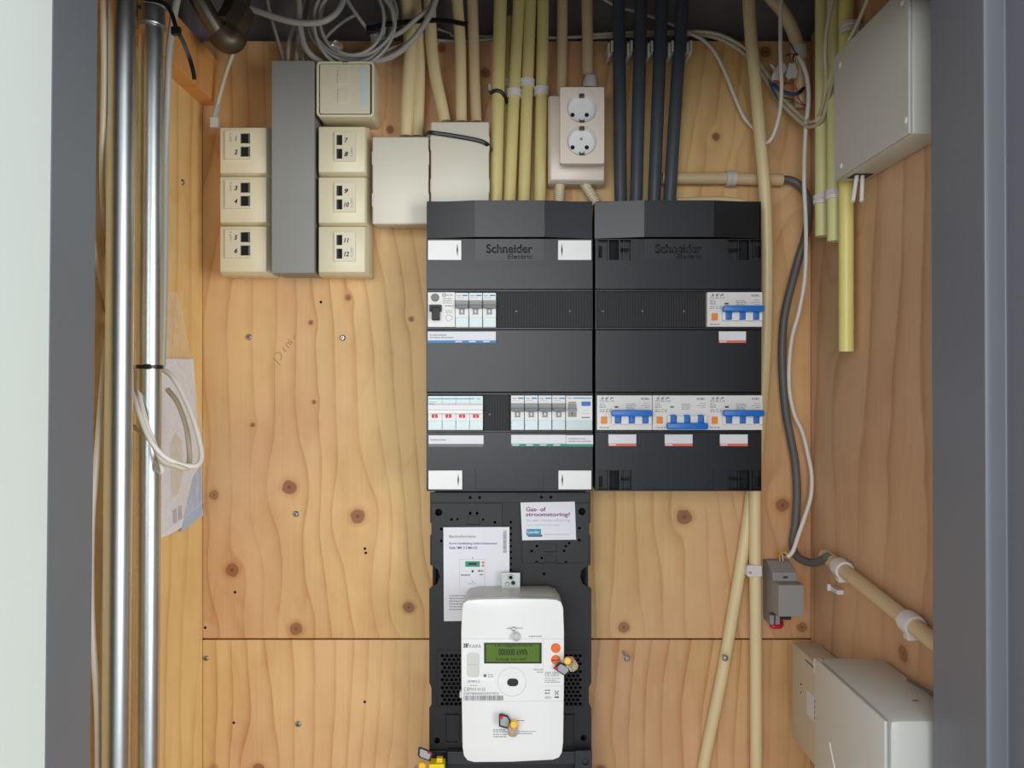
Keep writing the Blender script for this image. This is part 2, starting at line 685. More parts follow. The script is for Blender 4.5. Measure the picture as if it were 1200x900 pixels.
# film for the bag
fm = bpy.data.materials.new('clear_film')
fm.use_nodes = True
nt = fm.node_tree
for n_ in list(nt.nodes):
    nt.nodes.remove(n_)
out_ = nt.nodes.new('ShaderNodeOutputMaterial')
mixs = nt.nodes.new('ShaderNodeMixShader')
tr = nt.nodes.new('ShaderNodeBsdfTransparent')
gl = nt.nodes.new('ShaderNodeBsdfPrincipled')
gl.inputs['Roughness'].default_value = 0.22
gl.inputs['Base Color'].default_value = (0.85, 0.87, 0.88, 1)
gl.inputs['Specular IOR Level'].default_value = 1.0
no_ = nt.nodes.new('ShaderNodeTexNoise')
no_.inputs['Scale'].default_value = 9
no_.inputs['Distortion'].default_value = 2.5
mr_ = nt.nodes.new('ShaderNodeMapRange')
mr_.inputs['From Min'].default_value = 0.4
mr_.inputs['From Max'].default_value = 0.75
mr_.inputs['To Min'].default_value = 0.12
mr_.inputs['To Max'].default_value = 0.36
nt.links.new(no_.outputs['Fac'], mr_.inputs['Value'])
nt.links.new(mr_.outputs[0], mixs.inputs[0])
nt.links.new(tr.outputs[0], mixs.inputs[1])
nt.links.new(gl.outputs[0], mixs.inputs[2])
nt.links.new(mixs.outputs[0], out_.inputs[0])
M['film'] = fm


def kn(px, py, r, s=1.0, Y=1.1):
    p = P(px, py, Y)
    return (p.x, p.z, r * Y / F, s)


LIGHT, DARK, WARM = rgb(227, 190, 128), rgb(180, 122, 66), rgb(216, 171, 128)
kn_up = [kn(339, 571, 9), kn(419, 605, 9), kn(272, 668, 8), kn(347, 737, 8), kn(479, 712, 7), kn(802, 606, 9), kn(917, 592, 8),
         kn(731, 735, 7, .85), kn(839, 160, 5), kn(897, 61, 7), kn(364, 378, 3), kn(408, 349, 3.5), kn(368, 471, 2.5), kn(457, 152, 5),
         kn(569, 86, 6), kn(296, 498, 2.5), kn(251, 580, 6, .7), kn(482, 374, 3), kn(517, 56, 6), kn(940, 735, 6, .8)]
kn_lo = [kn(303, 902, 8), kn(704, 903, 7), kn(470, 905, 5, .6), kn(250, 900, 5, .5)]
W_up = wood('pine_plywood_upper', 'x', kn_up, LIGHT, DARK, WARM, 34, 0.0, 0.72)
W_lo = wood('pine_plywood_lower', 'x', kn_lo, LIGHT, DARK, WARM, 40, 21.0, 0.72)
W_left = wood('pine_plywood_left', 'y', [], rgb(232, 198, 134), rgb(192, 140, 76), rgb(228, 190, 128), 22, 33.0, 0.5, 1.2)
W_right = wood('pine_plywood_right', 'y', [(0.84, 1.5 - 0.295, 0.010, 0.8)], rgb(222, 184, 146), rgb(172, 122, 86), rgb(212, 168, 130), 19, 47.0, 0.6, 1.3)
W_bat = wood('pine_batten', 'y', [], rgb(222, 160, 92), rgb(176, 108, 48), rgb(214, 146, 80), 12, 5.0, 0.5, 0.8)

# ---------------------------------------------------------------- setting
XL, XR, YB = -0.443, 0.428, 1.10
ZTOP = P(0, 48, YB).z
ZSEAM = P(0, 749, YB).z


def B(x0, x1, y0, y1, z0, z1, bev=0.0):
    return box(bmesh.new(), x0, x1, y0, y1, z0, z1, bev)


ST('floor', B(-1.6, 1.6, -0.5, 1.30, -0.05, 0.0), M['floor'])
ST('ceiling', B(-0.60, 0.60, 0.62, 1.30, 2.40, 2.45), M['concrete'])
wb = ST('wall_back', B(-0.60, 0.60, 1.145, 1.20, 0.0, 2.40), M['concrete'])
ST('plywood_panel', B(XL, XR, YB, YB + .018, ZSEAM + .0012, ZTOP, 0.0006), W_up, parent=wb)
ST('plywood_panel', B(XL, XR, YB, YB + .018, 0.02, ZSEAM - .0012, 0.0006), W_lo, parent=wb)
wl = ST('wall_left', B(XL - .07, XL - .02, 0.705, 1.145, 0.0, 2.40), M['concrete'])
ST('plywood_panel', B(XL - .018, XL, 0.705, 1.10, 0.02, CZ + .47, 0.0006), W_left, parent=wl)
ST('batten', B(XL, -0.4195, 0.72, 1.099, CZ + .398, CZ + .462, 0.001), W_bat, parent=wl)
wr = ST('wall_right', B(XR + .02, XR + .07, 0.705, 1.145, 0.0, 2.40), M['concrete'])
ST('plywood_panel', B(XR, XR + .018, 0.705, 1.10, 0.02, CZ + .50, 0.0006), W_right, parent=wr)


def prism(plan, z0, z1, shear=0.0, bev=0.0):
    bm = bmesh.new()
    lo = [bm.verts.new((x + shear * (z0 - CZ), y, z0)) for x, y in plan]
    hi = [bm.verts.new((x + shear * (z1 - CZ), y, z1)) for x, y in plan]
    bm.faces.new(lo)
    bm.faces.new(hi)
    n = len(plan)
    for i in range(n):
        bm.faces.new((lo[i], lo[(i + 1) % n], hi[(i + 1) % n], hi[i]))
    if bev:
        es = [e for e in bm.edges if abs(e.verts[0].co.z - e.verts[1].co.z) > 0.5]
        bmesh.ops.bevel(bm, geom=es, offset=bev, segments=2, affect='EDGES', profile=0.5)
    return bm


# door frame: left jamb, right jamb with its rebate, head
ST('trim_1', prism([(-0.383, 0.636), (-0.383, 0.704), (-0.52, 0.704), (-0.52, 0.636)], 0, 2.40, 0.010, 0.0006), M['frame'])
ST('trim_2', prism([(0.3845, 0.704), (0.3845, 0.624), (0.402, 0.624), (0.402, 0.600), (0.47, 0.600), (0.47, 0.590), (0.52, 0.590), (0.52, 0.704)],
                   0, 2.40, -0.004, 0.0012), M['frame2'])
ST('trim_3', B(-0.52, 0.52, 0.61, 0.704, 1.863, 2.40), M['frame'])
ST('wall_front', B(-1.3, -0.3835, 0.56, 0.6355, 0.0, 2.40), M['plaster'])
for v in bpy.data.objects['wall_front'].data.vertices:
    v.co.x += 0.010 * (v.co.z - CZ)

# ================================================================ distribution boards
YC = 1.010      # front of the covers


def board(x0, inserts, label):
    """consumer unit 196 px wide, from y 235 to 576"""
    x1 = x0 + 196
    t = T('distribution_board', P((x0 + x1) / 2, 576, 1.06), label, 'fuse box', 'wall mounted distribution boards')
    # housing: ring of thin walls and a back plate
    h = gridplate(x0 + 1, 236, x1 - 1, 575, [(x0 + 1.7, 239, x1 - 1.7, 572)], 1.022, 1.062)
    gridplate(x0 + 1, 236, x1 - 28, 575, [(x0 + 4, 239, x1 - 31, 572)], 1.062, 1.098, bm=h)
    pbox(x0 + 6, 242, x1 - 32, 566, 1.088, 1.096, bm=h)
    pbox(x1 - 32, 239, x1 - 3, 572, 1.0585, 1.062, bm=h)
    O('housing', h, M['black2'], t)
    # faceted upper cover
    bm = bmesh.new()
    xs = [(x0 + .6, 1.018), (x0 + 57.5, 1.0065), (x0 + 139, 1.0065), (x1 - .6, 1.018)]
    zt, zb = P(0, 235.5, YC).z, P(0, 278, YC).z
    front_t = [bm.verts.new((P(x, 0, YC).x, y - .0005, zt)) for x, y in xs]
    front_b = [bm.verts.new((P(x, 0, YC).x, y + .0012, zb)) for x, y in xs]
    back_t = [bm.verts.new((P(x, 0, YC).x, 1.040, zt)) for x, y in xs]
    back_b = [bm.verts.new((P(x, 0, YC).x, 1.040, zb)) for x, y in xs]
    for i in range(3):
        bm.faces.new((front_t[i], front_t[i + 1], front_b[i + 1], front_b[i]))
        bm.faces.new((back_t[i], back_t[i + 1], front_t[i + 1], front_t[i]))
        bm.faces.new((back_b[i], back_b[i + 1], front_b[i + 1], front_b[i]))
        bm.faces.new((back_t[i], back_t[i + 1], back_b[i + 1], back_b[i]))
    bm.faces.new((front_t[0], back_t[0], back_b[0], front_b[0]))
    bm.faces.new((front_t[3], back_t[3], back_b[3], front_b[3]))
    O('upper_cover', bm, M['black'], t)
    ins = [(x0 + 2, 281, x0 + 42, 305), (x0 + 154.5, 281, x0 + 194.5, 305)]
    inb = [(x0 + 2.5, 551, x0 + 43, 574), (x0 + 155, 551, x0 + 194.5, 574)]
    # cover with the logo field
    c1 = gridplate(x0 + .6, 280, x1 - .6, 338.5, ins, YC, YC + .010)
    O('logo_cover', c1, M['black'], t)
    lf = pbox(x0 + 57.5, 280.6, x0 + 138.5, 305.5, YC - .0012, YC + .003)
    zm = P(0, 290, YC).z
    for v in lf.verts:                       # the field leans back at the bottom
        if v.co.y < YC and v.co.z > zm:
            v.co.y = YC - .0030
        if v.co.y < YC and v.co.z < zm:
            v.co.y = YC - .0004
    O('logo_field', lf, M['black'], t)
    txt('Schneider', (x0 + 71, 286.2, x0 + 125, 296.5), YC - .0021, M['black'], t, 'raised_lettering', bold=0.012, depth=.0009)
    txt('Electric', (x0 + 96, 298, x0 + 125, 303.3), YC - .0011, M['black'], t, 'raised_lettering', bold=0.004, depth=.0006)
    # window frame rails (top and bottom of each breaker row)
    O('window_frame', gridplate(x0 + .6, 339.6, x1 - .6, 386.0, [(x0 + 2, 341.5, x1 - 1.2, 384)], YC + .001, YC + .010), M['black'], t)
    c2 = plate([rect(x0 + .6, 386.6, x1 - .6, 459.5)], YC, YC + .010, 0.0006)
    O('middle_cover', c2, M['black'], t)
    O('window_frame', gridplate(x0 + .6, 460.6, x1 - .6, 506.5, [(x0 + 2, 462.5, x1 - 1.2, 504.5)], YC + .001, YC + .010), M['black'], t)
    c3 = gridplate(x0 + .6, 507, x1 - .6, 575.5, inb + [(x0 + 58, 549, x0 + 139, 574)], YC, YC + .010)
    O('lower_cover', c3, M['black'], t)
    O('lower_inset', plate([rect(x0 + 58, 549, x0 + 139, 574)], YC + .0025, YC + .007, 0), M['black'], t)
    for k, (a, b, c, d) in enumerate(ins + inb):
        if inserts:
            q = plate([rect(a + .4, b + .4, c - .4, d - .4)], YC - .0008, YC + .004, .0005)
            o = O('corner_cap', q, M['white'], t, label='white snap-in cap at the cover corner')
            xs_ = c - 5 if k % 2 == 0 else a + 5
            sl = plate([[(xs_, b + 4), (xs_ + .9, (b + d) / 2), (xs_, d - 4), (xs_ - .9, (b + d) / 2)]], YC - .0011, YC - .0005)
            O('slot', sl, M['ink'], o)
        else:
            # open pocket: floor, rib and a screw arm
            q = pbox(a, b, c, d, YC + .011, YC + .014)
            pbox(a + 26, b, a + 28, d, YC + .002, YC + .012, bm=q)
            pbox(a + 13, b, a + 14.5, d, YC + .003, YC + .012, bm=q)
            pbox(a, b, a + 2, d, YC + .003, YC + .012, bm=q)
            pbox(c - 9, b, c - 7, d, YC + .006, YC + .012, bm=q)
            pk = O('pocket', q, M['black'], t)
            da = a + 15 if k % 2 == 0 else c - 26
            db = a + 2.4 if k % 2 == 0 else c - 7
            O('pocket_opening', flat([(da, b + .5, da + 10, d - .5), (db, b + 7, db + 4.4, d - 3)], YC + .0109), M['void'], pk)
            s_ = bmesh.new()
            m_ = (b + d) / 2
            xa = c - 2 if k % 2 == 0 else a + 2
            sg = -1 if k % 2 == 0 else 1
            tube([P(xa, m_ - 1, YC + .002), P(xa + sg * 6, m_ - .5, YC + .003), P(xa + sg * 14, m_ - 1, YC + .008)], .0016, 6, 3, s_)
            O('latch_arm', s_, M['black2'], t)
    return t


def grille(t, x0, x1, y0, y1, dots):
    bm = pbox(x0, y0, x1, y1, YC + .0045, YC + .008)
    x = x0 + 1.2
    while x < x1 - 1:
        pbox(x, y0 + .5, x + 1.5, y1 - .5, YC + .0028, YC + .005, bm=bm)
        x += 3.2
    g = O('blanking_plate', bm, M['grille'], t)
    for dx in dots:
        O('rivet', lathe([(0, .0006), (.0013, .0004), (.0015, 0)], P(dx, (y0 + y1) / 2 + 2, YC + .0028), seg=8), M['toggled'], g)


bl = board(499, True, 'black distribution board on the left, with grey toggle breakers and white corner caps')
br = board(697, False, 'black distribution board on the right, with blue handle breakers and open corner pockets')
grille(bl, 582, 693.5, 342, 383.6, (605, 668))
grille(bl, 566.8, 597.5, 463, 504.2, (574,))
grille(br, 699.2, 828.6, 342, 383.6, (706.5, 753, 801.5))


def strip(t, x0, x1, y0, y1, ink, lines=(), dashx=(), under=3.0, label=None):
    o = O('circuit_label', flat([(x0, y0, x1, y1)], YC, th=.0004), M['paper'], t, label=label)
    O('colour_stripe', flat([(x0, y1 - under, x1, y1)], YC - .0004), M[ink], o)
    for (s_, b_) in lines:
        txt(s_, b_, YC - .0004, M['greyink'], o, 'small_lettering')
    if dashx:
        O('white_print', flat([(x, y1 - under + .8, x + 8, y1 - .8) for x in dashx], YC - .0007), M['paper'], o)
    return o


strip(bl, 501.3, 581, 388.6, 401.8, 'bluei', [('Aardlekschakelaar', (503.5, 391.3, 523.5, 393.4)), ('beveiliging alle groepen', (503.5, 394.4, 531.5, 396.8))],
      (533.5, 549.5, 566), label='white label strip with blue edge and two lines of print')
strip(bl, 502.3, 566.6, 510.2, 523.6, 'labelg', [('Hoofdschakelaar', (504.3, 514.2, 523, 516.4))], under=3.4, label='white label strip with grey edge')
strip(bl, 599, 663, 509.6, 523.0, 'greeni', (), (600.5, 616.5, 632.5, 648.5), label='pale green tinted label strip with green edge')
strip(bl, 663.4, 695, 510, 523.4, 'greeni', [('Aardlekautomaat', (666, 513, 686, 514.9)), ('beveiligt groep en gebruiker', (666, 516, 693, 518.3))],
      label='white label with green edge and two lines of print')
strip(br, 842.4, 874.2, 388.4, 401.8, 'orangei', (), (843.5,), label='white label with salmon edge below the upper breaker')
for xx in (713, 779, 843.6):
    strip(br, xx, xx + 32.6, 509.2, 522.8, 'orangei', (), (xx + 1,), label='white label with salmon edge below the lower row')

# ---------------------------------------------------------------- modular breakers
YM = 1.006
GM = 'grey toggle circuit breakers'


def mcb(x0, y0, y1, label):
    x1 = x0 + 15.7
    t = T('circuit_breaker', P((x0 + x1) / 2, y1, 1.03), label, 'circuit breaker', GM)
    O('body', pbox(x0 + .15, y0, x1 - .15, y1, YM, 1.045, .0004), M['module'], t)
    txt('hager', (x0 + 1.6, y0 + 2.2, x0 + 7.2, y0 + 4.4), YM, M['bluei'], t, 'brand_print')
    O('blue_bar', flat([(x0 + 8.4, y0 + 2.5, x1 - 1, y0 + 4.0)], YM), M['bluei'], t)
    O('rating_print', flat(dashes(x0 + 2, x0 + 10, y0 + 5.8, .7, int(x0)), YM), M['paleink'], t)
    # toggle: shield and lever
    g = pbox(x0 + .3, y0 + 9, x1 - .6, y0 + 18, YM - .0035, YM + .002, .0005)
    O('toggle', g, M['toggle'], t)
    O('toggle_lip', pbox(x0 + .5, y0 + 13.8, x1 - .8, y0 + 18.4, YM - .0062, YM - .003, .0006), M['toggled'], t)
    O('switch_recess', pbox(x0 + 4.6, y0 + 18.6, x1 - 4.6, y0 + 25.6, YM - .0005, YM + .001, .0001), M['toggle'], t)
    O('position_mark', flat([(x0 + 7, y0 + 20, x0 + 8.7, y0 + 23.6)], YM - .0006), M['module'], t)
    O('label_window', pbox(x0 + .7, y0 + 28.8, x1 - .5, y0 + 40, YM - .001, YM + .001, .0003), M['tint'], t)
    return t


p0 = mcb(533.4, 343, 383.6, 'grey toggle circuit breaker on the upper row, directly beside the residual current switch')
dx = 16.1 * YM / F
dup(p0, (dx, 0, 0), 'grey toggle circuit breaker, the middle one of three on the upper row')
dup(p0, (2 * dx, 0, 0), 'grey toggle circuit breaker on the upper row, touching the ribbed blanking plate')
dz = -120.4 * YM / F
for k, lb in enumerate(('grey toggle circuit breaker on the lower row, touching the narrow ribbed blanking plate',
                        'grey toggle circuit breaker on the lower row, second from the narrow ribbed plate',
                        'grey toggle circuit breaker on the lower row, third from the narrow ribbed plate',
                        'grey toggle circuit breaker on the lower row, beside the double width earth leakage breaker')):
    dup(p0, ((65.2 + 16.1 * k) * YM / F, 0, dz), lb)

# residual current switch (upper left)
t = T('residual_current_switch', P(517, 383.6, 1.03), 'white residual current switch with large black lever and round dark test button', 'switch')
O('body', pbox(501.3, 342.4, 533.1, 383.2, YM, 1.045, .0004), M['module'], t)
O('test_button', lathe([(0, .0022), (.0046, .002), (.0054, 0)], P(510, 348.8, YM), seg=18), M['toggled'], t)
O('lever_guard', pbox(503, 357, 517.2, 365, YM - .006, YM, .0006), M['black2'], t)
O('lever', pbox(505.8, 360, 515, 375, YM - .009, YM - .0005, .001), M['black2'], t)
rc = dashes(519, 530, 350, .8, 3) + dashes(519, 530, 352.6, .7, 4) + dashes(519, 530, 355, .7, 5) + dashes(521.5, 531, 358.5, 1, 6) + \
    dashes(522, 530, 364, .6, 7) + dashes(522, 531, 366, .6, 8)
O('rating_print', flat(rc, YM), M['greyink'], t)
O('logo_print', plate([rrect(518.6, 344, 522.6, 347.6, 1), rrect(519.4, 344.8, 521.8, 346.8, .7)], YM - .0003, YM + .0001), M['greyink'], t)
O('logo_print', flat(dashes(523.4, 530.5, 345.8, 1.6, 9), YM), M['paleink'], t)
dg = bmesh.new()
for k in range(9):
    a = k * .7
    pbox(526 + 3.6 * math.cos(a) - .5, 372.4 + 3.6 * math.sin(a) - .4, 526 + 3.6 * math.cos(a) + .8, 372.4 + 3.6 * math.sin(a) + .4, YM - .0003, YM, bm=dg)
O('wiring_diagram', dg, M['greyink'], t)

# four pole main switch
t = T('main_switch', P(534, 504, 1.03), 'wide white four pole main switch with one long lever and four red marks', 'switch')
O('body', pbox(501.6, 464, 565.8, 504, YM, 1.045, .0004), M['module'], t)
for k in range(4):
    xx = 502 + 16.1 * k
    O('label_window', pbox(xx + .4, 493.2, xx + 15.4, 503, YM - .001, YM + .001, .0003), M['tint'], t)
    rm = O('position_mark', pbox(xx + 4.0, 485.6, xx + 10.8, 489.6, YM - .0012, YM, .0003), M['red'], t, label='red position mark')
    O('position_mark', flat([(xx + 7, 486.2, xx + 7.8, 489)], YM - .0012), M['module'], rm)
    if k:
        O('pole_joint', flat([(xx - .2, 464.5, xx + .2, 503.5)], YM - .0001), M['toggle'], t)
O('blue_bar', flat([(503, 466.8, 556, 467.8)], YM), M['bluei'], t)
txt('hager', (557.8, 466.2, 564, 468.6), YM, M['greyink'], t, 'brand_print')
O('rating_print', flat(dashes(503, 512, 471, .6) + dashes(503, 509, 473, .8), YM), M['greyink'], t)
O('tint_band', flat([(501.8, 464.3, 565.6, 472.6)], YM, th=.0001), M['tint'], t)
O('lever', pbox(501.3, 474, 565.8, 484.4, YM - .006, YM, .0009), M['module'], t)
O('lever_lip', pbox(501.6, 480.5, 565.6, 484.6, YM - .0085, YM - .004, .0008), M['white'], t)

# earth leakage circuit breaker
t = T('earth_leakage_breaker', P(679, 504, 1.03), 'white double width earth leakage breaker with a blue test button', 'circuit breaker')
O('body', pbox(663.2, 463.6, 694.2, 504, YM, 1.045, .0004), M['module'], t)
txt('hager', (665, 465.4, 670.5, 467.6), YM, M['greyink'], t, 'brand_print')
O('blue_bar', flat([(671.5, 466, 693.2, 467.1)], YM), M['bluei'], t)
O('test_button', plate([rrect(681.6, 470.8, 692, 475.6, 1)], YM - .0022, YM, .0005), M['blue'], t)
O('indicator', flat([(666, 471, 675, 471.9)], YM), M['redd'], t)
O('toggle', pbox(666, 473, 675.5, 481, YM - .004, YM, .0006), M['toggle'], t)
O('toggle_lip', pbox(665, 478.5, 676, 481.8, YM - .0065, YM - .003, .0006), M['toggle'], t)
O('switch_recess', pbox(665.6, 482.6, 675.8, 488.6, YM - .0008, YM, .0002), M['toggle'], t)
O('position_mark', flat([(670.2, 483.4, 671, 487)], YM - .0009), M['ink'], t)
O('rating_print', flat([(681.6, 488.8, 691, 489.7)], YM), M['ink'], t)
O('rating_print', flat(dashes(682, 691, 484.5, .5, 2) + dashes(684, 689, 481, .5, 3), YM), M['paleink'], t)
O('label_window', pbox(663.8, 493, 693.8, 503, YM - .001, YM + .001, .0003), M['tint'], t)

# breakers with blue bridge handles
def sep(x0, y0, on, label):
    x1 = x0 + 64.6
    y1 = y0 + 40.6
    t = T('blue_handle_breaker', P((x0 + x1) / 2, y1, 1.03), label, 'circuit breaker', 'white breakers with blue bridge handles')
    O('body', pbox(x0, y0, x1, y1, YM, 1.045, .0004), M['module'], t)
    txt('S E P', (x0 + 4.5, y0 + 2.2, x0 + 19.5, y0 + 4.9), YM, M['ink'], t, 'brand_print', bold=.015, shear=.3)
    txt('PTS BE-1VE', (x0 + 3.2, y0 + 5.8, x0 + 20.4, y0 + 7.9), YM, M['greyink'], t, 'brand_print')
    txt('RCBO', (x0 + 52, y0 + 3, x0 + 61, y0 + 5.2), YM, M['ink'], t, 'type_print', bold=.01)
    fine = dashes(x0 + 3, x0 + 8.5, y0 + 9.6, .6, 1) + dashes(x0 + 3, x0 + 10, y0 + 11.6, .7, 2) + dashes(x0 + 3, x0 + 10, y0 + 13.8, .9, 3) + \
        dashes(x0 + 3, x0 + 9, y0 + 17, .7, 8) + dashes(x0 + 3, x0 + 9, y0 + 19, .7, 9) + \
        dashes(x0 + 34, x0 + 44, y0 + 10.4, .8, 4) + dashes(x0 + 34, x0 + 46, y0 + 12.5, .7, 5) + dashes(x0 + 34, x0 + 44, y0 + 14.6, .7, 6) + \
        dashes(x0 + 34, x0 + 44, y0 + 16.3, .6, 7) + dashes(x0 + 3, x0 + 15, y0 + 37.8, .9, 10) + \
        dashes(x0 + 55, x0 + 62, y0 + 9.5, .5, 11) + dashes(x0 + 52, x0 + 62, y0 + 12, .5, 12) + dashes(x0 + 56, x0 + 62, y0 + 14.2, .5, 13)
    O('fine_print', flat(fine, YM), M['greyink'], t)
    ce = bmesh.new()
    for cx in (x0 + 12.3, x0 + 16.2):
        pts = [P(cx + 1.5 * math.cos(a), y0 + 18 + 1.7 * math.sin(a), YM - .0002) for a in [R(60 + 30 * i) for i in range(9)]]
        tube(pts, .00022, 4, 1, ce)
    pbox(x0 + 14.8, y0 + 17.8, x0 + 16.3, y0 + 18.2, YM - .0003, YM, bm=ce)
    O('conformity_mark', ce, M['ink'], t)
    O('state_window', flat([(x0 + 20.6, y0 + 12.6, x0 + 25, y0 + 14.6)], YM), M['redd'] if on else M['greeni'], t)
    O('test_button', pbox(x0 + 5, y0 + 25.2, x0 + 12, y0 + 33.2, YM - .0022, YM, .0006), M['orange'], t)
    # toggle housings and three levers
    nb = pbox(x0 + 16.6, y0 + 24.4, x0 + 64.2, y0 + 33.6, YM - .0012, YM, .0004)
    for q in range(4):
        a = (x0 + 17.4, x0 + 28.4, x0 + 44.4, x0 + 60.4)[q]
        b = (x0 + 21.2, x0 + 37.4, x0 + 53.4, x0 + 64.2)[q]
        pbox(a, y0 + 24, b, y0 + 34, YM - .006, YM, .0008, bm=nb)
    O('toggle_housing', nb, M['white'], t)
    yl = (y0 + 22, y0 + 33) if on else (y0 + 22.8, y0 + 35)
    for a in (21.6, 37.7, 53.8):
        O('lever', pbox(x0 + a, yl[0], x0 + a + 6.4, yl[1], YM - .0075, YM, .0012), M['blue'], t)
    yb = (y0 + 17.4, y0 + 24.6) if on else (y0 + 32.4, y0 + 40)
    hb = plate([rrect(x0 + 17.4, yb[0], x0 + 65.4, yb[1], 2.2)], YM - .0155, YM - .0065, .0012)
    O('bridge_handle', hb, M['blue'], t, smooth=40)
    return t


sp = sep(699.6, 463.3, True, 'blue handle breaker with handle up, lower row beside the seam between the boards')
dup(sp, (129.4 * YM / F, 0, 0), 'blue handle breaker with handle up, lower row at the outer edge of the board')
dup(sp, (129.2 * YM / F, 0, 121 * YM / F), 'blue handle breaker alone on the upper row beside the ribbed plate')
sep(764.8, 463.3, False, 'blue handle breaker with its handle switched down, middle of the lower row')

# ================================================================ meter board
t = T('meter_board', P(598, 960, 1.05), 'tall black plastic meter mounting board screwed to the plywood under the distribution board', 'mounting board')
YMB = 1.045
edge = [(504, 577), (692, 577), (692, 612), (690.5, 614), (690.5, 626), (692, 628), (692, 662), (688, 664), (682, 668), (680, 676), (683, 684), (693, 690),
        (693, 800), (690, 806), (690, 824), (693, 830), (694, 990), (503, 990), (503, 830), (505.5, 826), (505.5, 806), (503, 800), (503, 690), (512, 684), (515.5, 676),
        (513, 668), (508, 664), (504, 662), (504, 628), (505.5, 626), (505.5, 614), (504, 612)]
holes = []
for (x, y, r) in ((514, 600.5, 4.2), (682, 599.5, 4.2), (512, 868, 3.6), (684, 865, 3.6),
                  (529, 608.8, 1.5), (536, 608.6, 1.2), (551, 601.6, 1.6), (559, 601.6, 1.6), (566, 609, 1.2), (580, 612.3, 1.6), (529, 612.6 - 3, .1),
                  (517, 620, 1.5), (551, 583, 1.6), (562, 583, 1.6), (634.5, 582.6, 1.6), (645.5, 582.6, 1.6),
                  (517, 634, 1.4), (679, 619, 1.5), (679, 633, 1.5), (667, 636.5, 1.4), (663, 640, 1.4), (661, 645.5, 1.4), (629, 640, 1.4), (623, 645.8, 1.4),
                  (635, 654, 1.4), (629, 659, 1.4), (663, 659, 1.4), (637.6, 672.6, 1.5)):
    if r > 1:
        holes.append(circ(x, y, r, 12))
for k in range(9):
    holes.append(circ(598.5, 612 + 7 * k, 1.6, 8))
for (cx0, cx1) in ((516, 546), (656, 683)):
    row = 0
    y = 768.5
    while y < 826:
        x = cx0 + 2.6 + (2.6 if row % 2 else 0)
        while x < cx1 - 1:
            holes.append(circ(x, y, 2.0, 8))
            x += 5.3
        y += 4.7
        row += 1
b_ = plate([edge] + holes, YMB, YMB + .004, .0005)
O('face_plate', b_, M['boardblack'], t)
fr = plate([rect(507, 580, 689, 985), rect(510, 583, 686, 982)], YMB + .004, 1.098)
pbox(509.5, 583, 686.5, 982, 1.062, 1.066, bm=fr)
O('frame_body', fr, M['void'], t)
for (a, b, c, d) in ((505.5, 590, 588.5, 660), (612, 590, 690.5, 660)):
    hs = [h for h in holes if a < h[0][0] - 4 and h[0][0] < c and b < h[0][1] < d]
    trap = []
    for (cx, cy) in (((554.5, 609.8),) if a < 550 else ((645.5, 642), (645.5, 656))):
        trap.append([(cx - 6, cy - 5), (cx + 6, cy - 5), (cx + 8, cy + 4.5), (cx + 6, cy + 5), (cx - 6, cy + 5), (cx - 8, cy + 4.5)])
    O('raised_panel', plate([rect(a, b, c, d)] + hs + trap, YMB - .0022, YMB, .0004), M['boardblack'], t)
O('top_rail', plate([rect(504.6, 577, 691.4, 588.6)] + [h for h in holes if h[0][1] < 586], YMB - .002, YMB, .0004), M['boardblack'], t)
O('cable_channel', plate([rect(589.5, 577, 611, 690)] + [h for h in holes if 590 < h[0][0] < 604], YMB - .0006, YMB + .0003), M['black2'], t)
O('vent_frame', plate([rect(511, 762, 686, 829), rect(512.5, 763.5, 684.5, 827.5)], YMB - .0008, YMB), M['black2'], t)
O('lower_rib', plate([rect(521, 838, 538, 872), rect(522.4, 839.4, 536.6, 870.6)], YMB - .003, YMB), M['boardblack'], t)
O('lower_rib', plate([rect(660, 838, 674, 878), rect(661.4, 839.4, 672.6, 876.6)], YMB - .003, YMB), M['boardblack'], t)
O('terminal_shelf', pbox(524, 881, 694, 896, YMB - .012, YMB, .001), M['blackmid'], t)
O('terminal_shelf', pbox(503, 880, 523, 990, YMB - .004, YMB, .001), M['black2'], t)
O('corner_lug', plate([rect(674, 880, 694, 960), circ(686, 893, 4, 14)], YMB - .015, YMB - .012, .0005), M['blackmid'], t)
for (x, y) in ((514, 668), (683, 668)):
    O('mounting_pin', lathe([(0, .001), (.002, .0008), (.0024, -.002)], P(x, y - 3, YMB + .004), seg=8), M['steel'], t)

# info card and quick guide
def card(name, poly, Y, label, cat):
    bm = plate([poly], Y, Y + .0006)
    t_ = T(name, P(sum(p[0] for p in poly) / len(poly), max(p[1] for p in poly), Y), label, cat)
    O('sheet', bm, M['paper'], t_)
    return t_


YK = YMB - .0045
c = card('info_card', [(610, 588.8), (673.6, 587.8), (675.2, 632.4), (612, 633.2)], YK, 'small white card about gas and power failures with a teal logo', 'card')
txt('Gas- of', (616.4, 594.2, 639.6, 599.4), YK, M['purplei'], c, bold=.015)
txt('stroomstoring?', (616.4, 600.4, 668, 606.6), YK, M['purplei'], c, bold=.015)
txt('Ga naar Liander.nl/storing', (616.6, 608.2, 668, 612), YK, M['paleink'], c)
txt('voor actuele storingen', (616.6, 614, 656, 616.6), YK, M['paleink'], c)
lg = O('logo_block', plate([rrect(617, 620, 634, 627.6, .8)], YK - .0004, YK), M['teal'], c)
O('logo_block', plate([rrect(618.6, 626.6, 635.6, 629, .8)], YK - .0003, YK), M['purplei'], c)
txt('Liander', (618.4, 621.4, 632.4, 625.2), YK - .0004, M['paper'], lg, bold=.01)
O('fine_print', flat(dashes(638, 668, 626.2, .7, 3), YK), M['paleink'], c)

